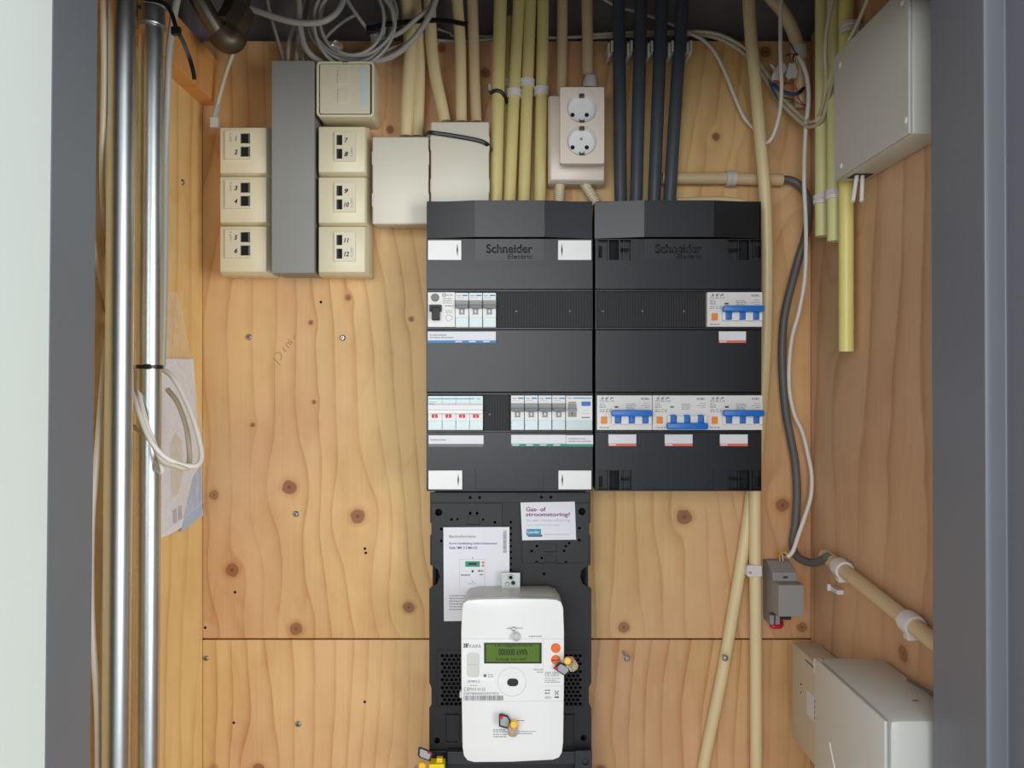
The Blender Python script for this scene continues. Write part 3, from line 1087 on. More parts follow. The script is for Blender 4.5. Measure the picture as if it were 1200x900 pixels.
c = card('quick_guide', [(519.6, 618), (597, 617.6), (597, 727.4), (520.2, 728)], YK - .0004, 'white printed quick guide sheet behind the electricity meter', 'leaflet')
YG = YK - .0004
txt('Basisinformatie', (526.6, 626.8, 557.4, 630.2), YG, M['greyink'], c)
txt('Korte handleiding elektriciteitsmeter', (526.6, 635.4, 583, 638.8), YG, M['navyi'], c, bold=.006)
txt('Kaifa SMR 5.5 MA105', (526.6, 640.4, 559.4, 643.4), YG, M['navyi'], c, bold=.006)
bc = []
rnd = random.Random(4)
y = 622
while y < 647.6:
    h_ = rnd.choice((.4, .6, 1.0))
    bc.append((589.6, y, 593.6, y + h_))
    y += h_ + rnd.choice((.4, .6))
O('barcode', flat(bc, YG), M['greyink'], c)
O('picture', flat([(545.2, 657.8, 562.4, 664.2)], YG), M['greeni'], c)
O('picture', flat([(549, 659.6, 558.6, 662.2)], YG - .0003), M['lcdt'], c)
O('picture', plate([circ(566, 659.2, 1.5, 10)], YG - .0003, YG), M['orangei'], c)
O('picture', plate([circ(566, 663, 1.5, 10)], YG - .0003, YG), M['orangei'], c)
O('picture', plate([circ(553.8, 669.6, 1.4, 10)], YG - .0003, YG), M['ink'], c)
O('picture', flat(dashes(540.4, 551, 674, 1.4, 2) + [(553, 653.4, 554.6, 654.4), (553, 681, 554.6, 682)] + dashes(548, 558.4, 684, .5, 3) +
                  dashes(560, 566.5, 669, 2.0, 4) + dashes(562, 567, 673.4, 1.2, 5), YG), M['greyink'], c)
O('outline', plate([rect(538.6, 655.4, 568.6, 690), rect(538.9, 655.7, 568.3, 690)], YG - .0002, YG), M['paleink'], c)
ln_ = []
for k in range(6):
    ln_ += dashes(526.4, 546, 698.2 + 3.2 * k, .9, k)
O('fine_print', flat(ln_, YG), M['greyink'], c)

# ================================================================ electricity meter
YE = 0.970
t = T('electricity_meter', P(600, 893, 1.0), 'white smart electricity meter with green display and orange buttons on the black board', 'electricity meter')
out = [(541.4, 714), (543, 707), (548, 703.6), (560, 702.4), (600, 701.6), (640, 702), (652, 703), (657.6, 706), (660, 713), (661, 740), (661, 800), (660, 870),
       (658.6, 882), (655, 888), (648, 890.6), (600, 893), (556, 893.4), (548, 891.4), (543.6, 886), (542, 876), (540.6, 800), (540.4, 740)]
O('front_cover', plate([out, rect(567.4, 753.6, 634.6, 777.6), rrect(547, 765.4, 561, 793.6, 4)], YE, YE + .012, .0012), M['white'], t, smooth=40)
rear = [(541.6, 716), (544, 707), (549, 703), (560, 700.6), (645, 700), (653, 703), (659, 711), (660.4, 740), (659.6, 870), (656, 884), (648, 889), (552, 891), (544, 884), (541.6, 870)]
rb = [((x - 600) * 1.0 + 600, y) for x, y in rear]
O('rear_body', plate([rb], YE + .012, 1.040, .002), M['boxgrey'], t, smooth=40)
O('side_lug', pbox(538.6, 811, 541.5, 818, YE + .004, YE + .012, .0005), M['white'], t)
ds = O('display', pbox(566.6, 752.6, 635.4, 778.6, YE + .0022, YE + .004), M['lcd'], t)
YD = YE + .0022
txt('Teruggeleverd', (578.5, 754.4, 623.6, 758.6), YD, M['lcdt'], ds)
txt('000000 kWh', (584.4, 760.4, 618, 768.0), YD, M['lcdt'], ds, bold=.02)
txt('Laag tarief', (581.5, 770.4, 617, 774.8), YD, M['lcdt'], ds)
O('display_bezel', plate([rect(566.8, 753, 635.2, 778.2), rect(569.2, 754.8, 632.6, 776.4)], YE + .0008, YE + .002), M['lcdt'], t)
O('recess_cover', plate([rrect(546.6, 765, 561.4, 794, 4)], YE + .0012, YE + .003, .0004), M['boxgrey'], t)
O('recess_cover', flat([(548, 778.6, 560, 779.2)], YE + .0012), M['paleink'], t)
b1 = O('push_button', lathe([(0, .0022), (.0052, .002), (.0060, .0008), (.0060, 0)], P(651.4, 759.4, YE), seg=24), M['orangeb'], t, label='upper orange push button')
b2 = O('push_button', lathe([(0, .0016), (.0050, .0014), (.0060, .0004), (.0060, 0)], P(651.4, 773.2, YE), seg=24), M['orangeb'], t, label='lower orange push button with a sealing slot')
O('slot', flat([(646.6, 773.2, 656.4, 774.6)], YE - .0016), M['redd'], b2)
O('optical_port_rim', plate([circ(600, 799.4, 17, 32), circ(600, 799.4, 16.4, 32)], YE - .0004, YE), M['boxgrey'], t)
O('optical_port', plate([rrect(594.4, 795.4, 607.4, 804.2, 4.2)], YE - .0008, YE + .0005), M['ink'], t)
O('pulse_lamp', lathe([(0, .0008), (.0018, .0006), (.0021, 0)], P(568.4, 791.8, YE), seg=12), M['toggled'], t)
# seams between the covers
sm = bmesh.new()
flat([(541.6, 748.4, 660.6, 748.9), (541, 821.6, 660.8, 822.1), (636.2, 748.9, 636.6, 790), (637.4, 803.6, 660.4, 804)], YE, sm, .00012)
O('cover_seam', sm, M['boxgrey'], t)
txt('KAIFA', (550, 755.4, 563.6, 759.2), YE, M['greyink'], t, 'brand_print')
O('logo_print', flat([(543.4, 754.2, 545, 756.2), (543.4, 756.8, 545, 759.0), (545.6, 754.2, 547, 759), (547.4, 754.2, 549.4, 755.2), (547.4, 756.2, 548.8, 757.2), (547.4, 754.2, 548.2, 759)], YE), M['ink'], t)
txt('SMR5.5', (548, 797.2, 562.2, 800), YE, M['greyink'], t, 'type_print')
txt('M23 0122', (550.4, 806, 568.8, 809.4), YE, M['greyink'], t, 'type_print')
txt('E0078000002597923', (543.6, 811.4, 584.4, 814.2), YE, M['greyink'], t, 'serial_number')
O('fine_print', flat(dashes(619.6, 635.4, 745.8, 1.0, 5), YE), M['greyink'], t)
ce = bmesh.new()
for cx in (545.6, 549.2):
    tube([P(cx + 1.6 * math.cos(a), 807.8 + 2.1 * math.sin(a), YE - .0002) for a in [R(70 + 27 * i) for i in range(9)]], .00025, 4, 1, ce)
pbox(548, 807.6, 549.8, 808.1, YE - .0003, YE, bm=ce)
O('conformity_mark', ce, M['ink'], t)
bc = []
rnd = random.Random(9)
x = 543.4
while x < 589.6:
    w_ = rnd.choice((.35, .55, .9))
    bc.append((x, 815.2, x + w_, 820.8))
    x += w_ + rnd.choice((.35, .5, .9))
O('barcode', flat(bc, YE), M['greyink'], t)
txt('MA105', (625.6, 783.6, 636.2, 785.8), YE, M['greyink'], t, 'type_print')
txt('230V 50Hz', (638.4, 787.2, 655, 789.8), YE, M['greyink'], t, 'rating_print')
txt('0,25-5(80)A', (638.4, 790.4, 655.6, 793), YE, M['greyink'], t, 'rating_print')
txt('2023', (638.4, 816.2, 645.6, 818.6), YE, M['greyink'], t, 'rating_print')
fp = dashes(629, 636, 787.8, .8, 3) + dashes(638.6, 656.4, 795, .6, 4) + dashes(638.6, 652, 797.2, .6, 5) + dashes(638.6, 656, 799.4, .7, 6) + \
    dashes(638.6, 645, 809, 1.3, 7) + dashes(638.6, 644, 812.4, 1.6, 8) + dashes(571.6, 577, 790.8, .6, 9) + dashes(571.6, 579, 793, .7, 10) + \
    dashes(551, 560, 803.4, .6, 11) + dashes(600, 615, 844.6, .8, 12) + dashes(578, 592, 855.4, 1, 13) + dashes(578, 594, 857.8, .8, 14) + \
    dashes(606.5, 628, 857.2, .8, 15) + dashes(578, 594, 860.8, .8, 16) + dashes(606, 624, 859.8, .8, 17) + dashes(578, 594, 863.4, .9, 18)
O('fine_print', flat(fp, YE), M['greyink'], t)
bn = flat([(649.8, 816.4, 655, 817.8)], YE)
for a, b in (((650, 810), (654.8, 814.6)), ((654.8, 810), (650, 814.6)), ((650.6, 810), (651.4, 814.8)), ((654.2, 810), (653.4, 814.8)), ((649.6, 810), (655.2, 810))):
    tube([P(*a, YE - .0002), P(*b, YE - .0002)], .0002, 4, 1, bn)
O('bin_mark', bn, M['ink'], t)
# upper sealing screw with winged wire
O('cover_screw', lathe([(0, .0035), (.0022, .003), (.003, .0012), (.003, 0)], P(602, 736.8, YE), seg=16), M['steel'], t)
wg = bmesh.new()
tube([P(594, 736.8, YE - .001), P(602, 736.2, YE - .0032), P(613, 736.4, YE - .001)], .0005, 5, 4, wg)
O('sealing_wire', wg, M['steel'], t)
O('clear_cap', lathe([(0, .006), (.0045, .006), (.0055, .004), (.006, 0)], P(605, 745.4, YE), seg=18), M['clearw'], t)

# bracket behind the meter
t = T('hanging_bracket', P(598.5, 690, 1.03), 'small galvanised hanging bracket with a round screw above the electricity meter', 'bracket')
O('tab', plate([rect(587.4, 671.2, 609.6, 690), circ(598.6, 676.6, 2.6, 14)], 1.030, 1.032, .0004), M['bracket'], t)
O('ring', lathe([(.0022, .0016), (.0026, .0022), (.0036, .0022), (.0042, .001), (.0042, 0)], P(598.6, 676.4, 1.030), seg=18), M['steel'], t)
O('lock_stud', lathe([(0, .003), (.0022, .003), (.0028, .001), (.0028, 0)], P(601.4, 683, 1.030), seg=12), M['ink'], t)
O('lock_stud', lathe([(0, .002), (.002, .002), (.0028, .001), (.0028, 0)], P(594.6, 684, 1.030), seg=12), M['steel'], t)


# utility seals: a printed tag, a yellow plug in a clear barrel
def seal(cx, cy, tag_poly, disc, barrel, Y, label, redq):
    t = T('wire_seal', P(cx, cy, Y + .004), label, 'seal', 'yellow and grey utility wire seals')
    g = O('tag', plate([tag_poly], Y - .001, Y + .001, .0003), M['ink'], t, label='black edged printed tag')
    mx_ = sum(p[0] for p in tag_poly) / len(tag_poly)
    my_ = sum(p[1] for p in tag_poly) / len(tag_poly)
    inner = [(mx_ + (x - mx_) * .74, my_ + (y - my_) * .74) for x, y in tag_poly]
    O('tag_print', plate([inner], Y - .0013, Y - .0009), M['sealgrey'], g)
    O('tag_print', plate([redq], Y - .0016, Y - .001), M['red'], g, label='red corner of the tag')
    O('barrel', tube([P(*barrel[0], Y - .002), P(*barrel[1], Y + .003)], .0068, 16, 1, rf=lambda i, n: 1), M['clear'], t, smooth=50)
    O('plug', lathe([(0, .004), (.0034, .004), (.0046, .003), (.0048, -.003)], P(*disc, Y - .006), axis=(-.2, -1, .25), seg=20), M['mustard'], t, smooth=40)
    O('seal_wire', tube([P(disc[0] - 2, disc[1] + 3, Y), P(cx, cy, Y - .001), P(cx - 6, cy - 1, Y + .002)], .0005, 5, 4), M['steel'], t)
    return t


seal(657, 775, [(648.4, 783.4), (656, 775.8), (667.4, 782), (668, 786.8), (662.6, 791.8), (659.8, 791)], (665.4, 774.2), ((667, 774.6), (672, 782)), .966,
     'wire seal with yellow plug beside the orange buttons of the meter', [(649.4, 783.2), (651.2, 781.2), (655, 783.6), (653, 785.6)])
seal(600, 846, [(584.6, 838), (586.4, 836.6), (594.8, 839), (598.4, 844.4), (597.6, 853.4), (595, 854.4), (584.6, 851.4)], (602.4, 848.6), ((601.4, 849), (600.6, 859)), .962,
     'wire seal with yellow plug hanging on the lower cover of the meter', [(585.6, 838.4), (590, 839), (588.8, 843), (585.4, 842)])
seal(496, 896, [(490.2, 876.4), (492.4, 875.6), (506, 881.4), (507, 884), (505, 891.6), (502.6, 892), (491.4, 888), (489.4, 885)], (495, 897), ((491, 901), (489, 912)), 1.01,
     'wire seal with yellow plug at the lower corner of the black meter board', [(501, 880.6), (506, 882.6), (505.4, 884.6), (500.6, 882.8)])
sy = pbox(502.5, 896, 520.5, 920, 1.012, 1.03, .001)
pbox(511.5, 889, 518.5, 897, 1.018, 1.026, .0008, bm=sy)
S('terminal_plug', sy, M['yellowp'], 'bright yellow plastic plug at the bottom edge of the meter board', 'plug')

# ================================================================ data sockets, trunking and boxes on the left
def data_socket(x0, y0, right, label):
    """surface socket about 57 px square, face at depth 1.052"""
    YS = 1.052
    w, h = 55, 54
    t = T('data_socket', P(x0 + w / 2, y0 + h, 1.09), label, 'network socket', 'ivory double network sockets')
    ex = .0035
    O('housing', frustum(x0 + 1, y0 + 1, x0 + w, y0 + h, YS, 1.0995, ex, bev=.001, mid=1.068), M['ivory'], t, smooth=35)
    if not right:
        a, b = x0 + 6.5, x0 + 36.5
        ports = [(x0 + 24.6, y0 + 7.6, x0 + 36, y0 + 19.4), (x0 + 24.6, y0 + 23.2, x0 + 36, y0 + 35)]
    else:
        a, b = x0 + 19.5, x0 + 44
        ports = [(x0 + 21.8, y0 + 10.4, x0 + 28.6, y0 + 22.4), (x0 + 21.8, y0 + 26.6, x0 + 28.6, y0 + 38.4)]
    ya, yb = ports[0][1] - 3.0, ports[1][3] + 2.8
    O('insert', gridplate(a, ya, b, yb, ports, YS - .0030, YS), M['ivory2'], t)
    for p in ports:
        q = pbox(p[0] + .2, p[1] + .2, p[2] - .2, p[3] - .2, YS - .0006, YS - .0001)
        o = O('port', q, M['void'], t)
        s_ = bmesh.new()
        e = p[2] - 2.2 if not right else p[0] + .2
        pbox(e, p[1] + .6, e + 2.0, p[3] - .6, YS - .0022, YS - .0006, .0002, bm=s_)
        O('shutter', s_, M['toggled'] if not right else M['blackmid'], o)
    return t, YS - .0030, ports


nums = (('1', '2'), ('3', '4'), ('5', '6')), (('7', '8'), ('9', '10'), ('11', '12'))
lab = ('ivory network socket numbered %s and %s by hand, %s one left of the trunking',
       'ivory network socket numbered %s and %s by hand, %s one right of the trunking')
for col in (0, 1):
    for k in range(3):
        x0 = (257, 372.5)[col]
        y0 = ((148.6, 206.4, 264.4), (147.6, 207, 264.8))[col][k]
        n1, n2 = nums[col][k]
        t, Yi, ports = data_socket(x0, y0, bool(col), lab[col] % (n1, n2, ('top', 'middle', 'bottom')[k]))
        for s_, p in ((n1, ports[0]), (n2, ports[1])):
            cy = (p[1] + p[3]) / 2 + .5
            xx = (x0 + 17.5, x0 + 21.4) if col == 0 else (x0 + 31, x0 + 35.6)
            if len(s_) == 2 and col:
                xx = (x0 + 30.6, x0 + 36.4)
            if s_ == '1':
                xx = (xx[0] + 1, xx[0] + 2.8)
            txt(s_, (xx[0], cy - 3, xx[1], cy + 2.6), Yi, M['ink'], t, 'handwritten_number', bold=.03, shear=.25)
        if col == 0:
            txt('CAT 5', (x0 + 12.0, ports[0][1] - .4, x0 + 14.6, ports[0][3] - 2), Yi, M['catgreen'], t, 'printed_rating', rot=90)
        else:
            txt('CAT 5', (x0 + 38.4, ports[1][1] - 1.5, x0 + 40.8, ports[1][3] - 2.5), Yi, M['catgreen'], t, 'printed_rating', rot=-90)

# grey trunking: a channel with a lid
t = T('cable_trunking', P(343, 321, 1.09), 'grey vertical cable trunking between the two columns of network sockets', 'cable trunking')
O('lid', pbox(318.2, 71, 368, 320, 1.038, 1.043, .0008), M['trunk'], t)
O('channel', pbox(319.4, 72, 366.8, 319, 1.0432, 1.0995, .0006), M['trunk'], t)

# flush plate in a surface frame
t = T('blank_data_outlet', P(404, 148, 1.09), 'square ivory blanked outlet in a deep rounded frame above the right socket column', 'network socket')
YF_ = 1.045
fb = plate([rrect(370.5, 71.4, 438.4, 136.6, 5), rrect(373.6, 74.2, 435.4, 134, 2.5)], YF_, 1.099, .0012)
O('frame', fb, M['ivory'], t, smooth=40)
O('gap_floor', plate([rrect(373, 73.6, 436, 134.6, 2.5)], YF_ + .006, YF_ + .008), M['void'], t)
O('cover', plate([rrect(374.8, 75.2, 433.4, 132.8, 1.5)], YF_ - .0008, YF_ + .005, .0005), M['ivory2'], t)
for yy in (82.6, 104.8):
    O('shutter', pbox(395.4, yy, 408, yy + 15.6, YF_ - .0018, YF_, .0004), M['ivory2'], t)
    O('shutter_edge', flat([(396, yy + 5, 397, yy + 5.6)], YF_ - .0018), M['ink'], t)
O('label_strip', flat([(423.4, 79, 429, 126)], YF_ - .0008), M['tint'], t, label='pale label strip')
O('notch', flat([(401, 71.6, 408, 73)], YF_), M['ink'], t)

# junction boxes with snap-on lids
def jbox(x0, y0, x1, y1, Yf, label, screws):
    t = T('junction_box', P((x0 + x1) / 2, y1, 1.09), label, 'junction box', 'white rectangular junction boxes')
    tabs = []
    O('lid', pbox(x0, y0, x1, y1, Yf, Yf + .016, .0022, seg=3), M['offwhite'], t, smooth=35)
    O('base', pbox(x0 + 2, y0 + 2, x1 - 2, y1 - .5, Yf + .0162, 1.0995, .0015), M['offwhite'], t)
    h = y1 - y0
    for (fx, fy) in ((0, .17), (0, .65), (1, .17), (1, .65)):
        xx = x0 - .4 if fx == 0 else x1 - 1.2
        yy = y0 + fy * h
        O('snap_tab', pbox(xx, yy, xx + 1.8, yy + h * .15, Yf + .0006, Yf + .014, .0004), M['boxivory'], t)
    for q in screws:
        p = P(q, y1 - 1, Yf + .03)
        O('knockout', lathe([(0, .0004), (.0012, .0004), (.0014, 0)], Vector((p.x, Yf + .03, P(q, y1 - .5, Yf).z)), axis=(0, 0, -1), seg=10), M['devgrey'], t)
    return t


jbox(436.2, 160, 502.4, 262.5, 1.048, 'white blank junction box beside the network sockets, lower of the pair', (445, 460, 477, 494))
jbox(504.6, 142.4, 573, 246, 1.044, 'white blank junction box strapped by a black cable tie, behind the distribution board', ())

# ---------------------------------------------------------------- double socket
t = T('double_socket', P(676, 222, 1.09), 'warm white double power socket mounted on a surface box above the distribution boards', 'power socket')
O('back_box', frustum(645, 112, 708, 211, 1.062, 1.0995, .003, bev=.002, mid=1.072), M['socketw'], t, smooth=35)
for (y_, h_) in ((130, 14), (170, 16)):
    O('snap_tab', pbox(643.6, y_, 645, y_ + h_, 1.066, 1.08, .0003), M['boxivory'], t)
O('bottom_tab', pbox(664, 211.6, 684, 215.4, 1.07, 1.082, .0005), M['boxgrey'], t)
YSK = 1.034
cc = [(682, 126.4), (682, 164.8)]
O('cover', plate([rrect(656.2, 101.6, 708.4, 191.6, 2)] + [circ(x, y, 17.2, 36) for x, y in cc], YSK, YSK + .012, .001), M['socketw'], t)
O('cover_skirt', frustum(656.4, 103, 707.6, 191, YSK + .012, 1.062, -.003), M['socketw'], t)
for i, (x, y) in enumerate(cc):
    c0 = P(x, y, YSK)
    cup = lathe([(.0198, 0.0003), (.0188, -.006), (.0172, -.0095), (0, -.0098)], c0, seg=36)
    o = O('socket_cup', cup, M['white'], t, smooth=30)
    for sx in (-10.4, 6.4):
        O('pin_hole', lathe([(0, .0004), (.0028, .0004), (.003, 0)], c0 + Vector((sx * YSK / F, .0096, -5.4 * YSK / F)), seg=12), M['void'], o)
    O('centre_screw', lathe([(0, .0008), (.0014, .0006), (.002, 0)], c0 + Vector((0, .0096, (4.6 if i else -14) * YSK / F)), seg=10), M['toggle'], o)
    for sg in (1, -1):
        cl = bmesh.new()
        zc = c0.z + sg * 15.2 * YSK / F
        box(cl, c0.x - .0030, c0.x + .0030, YSK + .0005, YSK + .0085, zc - .0012, zc + .0012, .0003)
        tube([(c0.x - .003, YSK + .002, zc - sg * .003), (c0.x - .0026, YSK + .001, zc + sg * .0014), (c0.x + .0026, YSK + .001, zc + sg * .0014), (c0.x + .003, YSK + .002, zc - sg * .003)], .0006, 5, 3, cl)
        O('earth_clip', cl, M['brass'], o)


# ---------------------------------------------------------------- conduits on the back wall
def conduit(name, pts, r_px, Y, m, label, group=None, cat='conduit', sub=6, seg=18, open_=False, Ys=None):
    pp = [P(x, y, Ys[i] if Ys else Y) for i, (x, y) in enumerate(pts)]
    r = r_px * Y / F
    bm = hollow(pp, r, .0015, seg, sub) if open_ else tube(pp, r, seg, sub)
    return S(name, bm, M[m], label, cat, group, smooth=50)


G1 = 'cream conduits entering the junction boxes'
conduit('conduit', [(472, -30), (478, 15), (480.5, 60), (478, 110), (476.4, 160)], 7.6, 1.078, 'cream', 'cream conduit entering the lower junction box, the one nearer the sockets', G1)
conduit('conduit', [(483, -30), (489, 10), (492, 60), (491, 110), (489.6, 160)], 6.8, 1.083, 'cream', 'cream conduit entering the lower junction box at its right end', G1)
conduit('conduit', [(503, -30), (504, 15), (506.5, 60), (511, 92), (517, 120), (521.5, 143)], 7.0, 1.076, 'cream', 'bent cream conduit sweeping right into the tied junction box', G1)
conduit('conduit', [(533, -30), (537, 15), (539.5, 60), (540, 100), (540.6, 143)], 6.7, 1.078, 'cream', 'cream conduit entering the middle of the tied junction box', G1)
conduit('conduit', [(552.5, -30), (554, 15), (555.5, 60), (556.5, 100), (558.4, 143)], 6.4, 1.08, 'creampink', 'beige pink conduit entering the right end of the tied junction box', G1)
G2 = 'yellowed conduits entering the left distribution board'
conduit('conduit', [(587.4, -30), (585, 60), (583, 140), (581, 240)], 7.6, 1.070, 'yellow', 'yellowed conduit with a black cable tie, leftmost of four above the distribution board', G2)
conduit('conduit', [(597.6, 20), (594.6, 70), (592.4, 120), (591, 240)], 4.0, 1.088, 'yellow', 'thin short yellowed conduit with a cut top, half hidden between thicker ones', G2, open_=True)
conduit('conduit', [(609.6, -30), (605, 60), (601, 140), (597, 240)], 7.0, 1.074, 'yellow', 'yellowed conduit, second of four thick ones above the left distribution board', G2)
conduit('conduit', [(622.6, -30), (619.4, 60), (616.6, 140), (613.6, 240)], 7.0, 1.077, 'yellow', 'yellowed conduit, third of four thick ones above the left distribution board', G2)
conduit('conduit', [(636.8, -30), (635.6, 60), (634, 140), (632.6, 240)], 7.0, 1.079, 'yellow', 'yellowed conduit beside the double socket', G2)
conduit('conduit', [(659.4, -30), (658.6, 60), (657.4, 140)], 6.3, 1.089, 'creampink', 'beige conduit running down behind the left side of the double socket', 'beige conduits at the double socket')
conduit('conduit', [(687.4, -30), (688.4, 30), (688.8, 88)], 6.6, 1.083, 'creampink', 'beige conduit ending in a white gland above the double socket', 'beige conduits at the double socket')
S('conduit_gland', lathe([(.004, .0), (.0095, .0006), (.0105, .005), (.0085, .016), (.0075, .018), (.003, .018)], P(690.5, 104, 1.083), axis=(0.12, 0, 1), seg=20), M['clipw'],
  'rounded white gland on top of the double socket', 'cable gland', smooth=40)
G3 = 'dark grey conduits entering the right distribution board'
for (a, b, l) in ((724.6, 727.4, 'nearest the double socket'), (752, 745.4, 'second from the double socket'), (777, 766.4, 'third from the double socket'),
                  (802, 784.4, 'farthest from the double socket')):
    conduit('grey_conduit', [(a, -30), ((a + b) / 2, 100), (b, 240)], 7.4, 1.072, 'greypvc', 'dark grey conduit above the right distribution board, ' + l, G3, sub=2)


def clip_ring(x, y, r_px, Y, m, label, group, axis=(0, 0, 1), h=.011, name='pipe_clip', cat='pipe clip', wall=.0022, foot=True):
    r = r_px * Y / F
    c = P(x, y, Y)
    bm = lathe([(r + .0001, 0), (r + wall, 0), (r + wall, h * .42), (r + wall * .55, h * .45), (r + wall * .55, h * .55), (r + wall, h * .58), (r + wall, h), (r + .0001, h)],
               c - Vector(axis).normalized() * h / 2, axis=axis, seg=24)
    n = len(bm.verts)
    if foot:
        box(bm, c.x - .004, c.x + .004, c.y + r, 1.0995, c.z - h * .4, c.z + h * .4)
    return S(name, bm, M[m], label, cat, group, smooth=40)


GC = 'white pipe clips on the back wall'
clip_ring(602.3, 110, 7.0, 1.074, 'clipw', 'white clip round the second yellowed conduit', GC)
clip_ring(617.6, 98, 7.0, 1.077, 'clipw', 'white clip round the third yellowed conduit, highest of the row', GC)
clip_ring(634.4, 107.5, 7.0, 1.079, 'clipw', 'white clip round the yellowed conduit nearest the double socket', GC)
clip_ring(592.9, 98.4, 4.0, 1.088, 'clipw', 'small white clip on the thin short conduit', GC)

# saddles between the grey conduits
for i, (x, l) in enumerate(((715.6, 'left of the first'), (738.4, 'between the first and second'), (762.4, 'between the second and third'),
                            (786.6, 'between the third and fourth'), (808.4, 'right of the last'))):
    bm = pbox(x - 3.4, 50, x - .6, 66 if i < 4 else 60, 1.066, 1.099, .0008)
    pbox(x + .4, 47, x + 3.2, 60, 1.066, 1.099, .0008, bm=bm)
    pbox(x - 2, 58, x + 2, 64, 1.074, 1.099, .0005, bm=bm)
    S('saddle_clip', bm, M['boxgrey'], 'light grey saddle clip ' + l + ' dark grey conduit', 'pipe clip', 'saddle clips of the grey conduits')


# corrugated spouts under the double socket
def corrugated(a, b, r_px, Y, label):
    n = 44
    pts = [P(a[0] + (b[0] - a[0]) * i / n, a[1] + (b[1] - a[1]) * i / n, Y) for i in range(n + 1)]
    bm = tube(pts, r_px * Y / F, 16, 1, rf=lambda i, k: 1.0 if i % 4 in (0, 1) else .82)
    S('corrugated_hose', bm, M['ivory'], label, 'hose', 'corrugated hoses under the double socket', smooth=30)


corrugated((656, 214), (655, 239), 6.6, 1.079, 'short cream corrugated hose going straight down below the double socket')
corrugated((684, 214), (700, 240), 6.6, 1.079, 'short cream corrugated hose slanting to the right below the double socket')

conduit('conduit', [(776, 209), (850, 209), (916.6, 211)], 7.2, 1.089, 'creampink', 'beige horizontal conduit behind the grey conduits, above the right distribution board', None, sub=1, open_=True)
conduit('conduit', [(792, 237), (840, 235.5), (866, 237.5), (884, 244)], 5.2, 1.088, 'cream', 'cream conduit lying flat just above the top edge of the right distribution board')
clip_ring(856, 209.4, 7.2, 1.089, 'boxgrey', 'translucent white clip round the horizontal conduit', GC, axis=(1, 0, 0), h=.014)
conduit('conduit', [(876, -30), (879, 30), (885.6, 100), (891.6, 170), (896.6, 230), (898.6, 300), (897.6, 380), (894.4, 450), (888, 530), (880.5, 580), (872, 640), (858.6, 720),
                    (844.6, 800), (828, 880), (820, 925)], 7.2, 1.06, 'cream', 'tall cream conduit running the full height, past the right edge of the distribution board',
        Ys=[1.06, 1.06, 1.06, 1.06, 1.06, 1.065, 1.07, 1.078, 1.088, 1.09, 1.09, 1.09, 1.09, 1.09, 1.09])
conduit('conduit', [(884.6, 560), (885, 650), (885.8, 760), (886.4, 930)], 7.0, 1.0775, 'cream', 'straight cream conduit below the right distribution board', sub=2)
bm = plate([rrect(875.6, 662.6, 893, 676, 2)], 1.066, 1.0685, .0005)
pbox(875.8, 664, 882, 675, 1.0685, 1.0995, .0005, bm=bm)
t = T('pipe_clip', P(884, 676, 1.09), 'white saddle clip holding the straight cream conduit below the distribution board', 'pipe clip', GC)
O('saddle', bm, M['clipw'], t)
O('screw', lathe([(0, .0014), (.0014, .0012), (.0022, 0)], P(879, 671, 1.066), seg=10), M['steel'], t)

# arching conduit top right
t = T('conduit', P(930, 150, 1.08), 'beige conduit arching over at the top right and dropping behind the loose wires', 'conduit')
O('pipe', tube([P(893, -24, 1.06), P(903, -4, 1.06), (P(918, 14, 1.06)), P(930, 38, 1.065), P(936, 62, 1.068), P(938, 90, 1.075), P(938, 126, 1.085)], 7.4 * 1.07 / F, 18, 6), M['creampink'], t, smooth=50)
O('coupling', tube([P(935.6, 54, 1.067), P(937.4, 70, 1.070)], 9 * 1.07 / F, 18, 1), M['boxgrey'], t, smooth=50)


# ---------------------------------------------------------------- cables
def cable(pts, r, m, label, cat='cable', group=None, name='cable', seg=8, sub=8):
    """pts: (px, py, Y)"""
    bm = tube([P(*p) for p in pts], r, seg, sub)
    return S(name, bm, M[m], label, cat, group, smooth=60)


def cable_x(pts, r, m, label, name='cable', sub=8):
    """pts: (px, py, X) points seen on planes x = X"""
    bm = tube([Q(*p) for p in pts], r, 8, sub)
    return S(name, bm, M[m], label, 'cable', None, smooth=60)


cable([(914, 210.5, 1.089), (926, 211, 1.088), (938, 218, 1.085), (947, 234, 1.08), (947, 256, 1.08), (943, 280, 1.08), (935, 306, 1.085), (926, 340, 1.085), (919, 372, 1.085),
       (916.4, 410, 1.086), (917.4, 446, 1.086), (921, 484, 1.086), (927, 516, 1.086), (932, 545, 1.086), (934, 580, 1.086), (932, 615, 1.086), (929, 638, 1.085),
       (934, 652, 1.07), (948, 659, 1.045), (960, 658, 1.015), (970, 652, .992)], .0056, 'greycable',
      'dark grey cable in a long curve from the horizontal conduit to the side wall', seg=12)
cable([(936, 66, 1.05), (942, 78, 1.045), (946.6, 96, 1.045), (947.4, 120, 1.045), (944.4, 150, 1.05), (943, 180, 1.055), (942.4, 215, 1.055), (944, 250, 1.06), (944.6, 290, 1.06),
       (942.6, 330, 1.065), (936, 366, 1.07), (928, 396, 1.075), (924.6, 430, 1.08), (925.4, 460, 1.08), (931, 486, 1.08), (940, 506, 1.08), (946.6, 532, 1.08), (951, 556, 1.08),
       (950, 582, 1.075), (943, 606, 1.07), (936, 626, 1.065), (929.6, 645, 1.06), (923, 653, 1.06)], .0030, 'cablew',
      'thin white cable hanging from the loose wires down to the grey transformer')
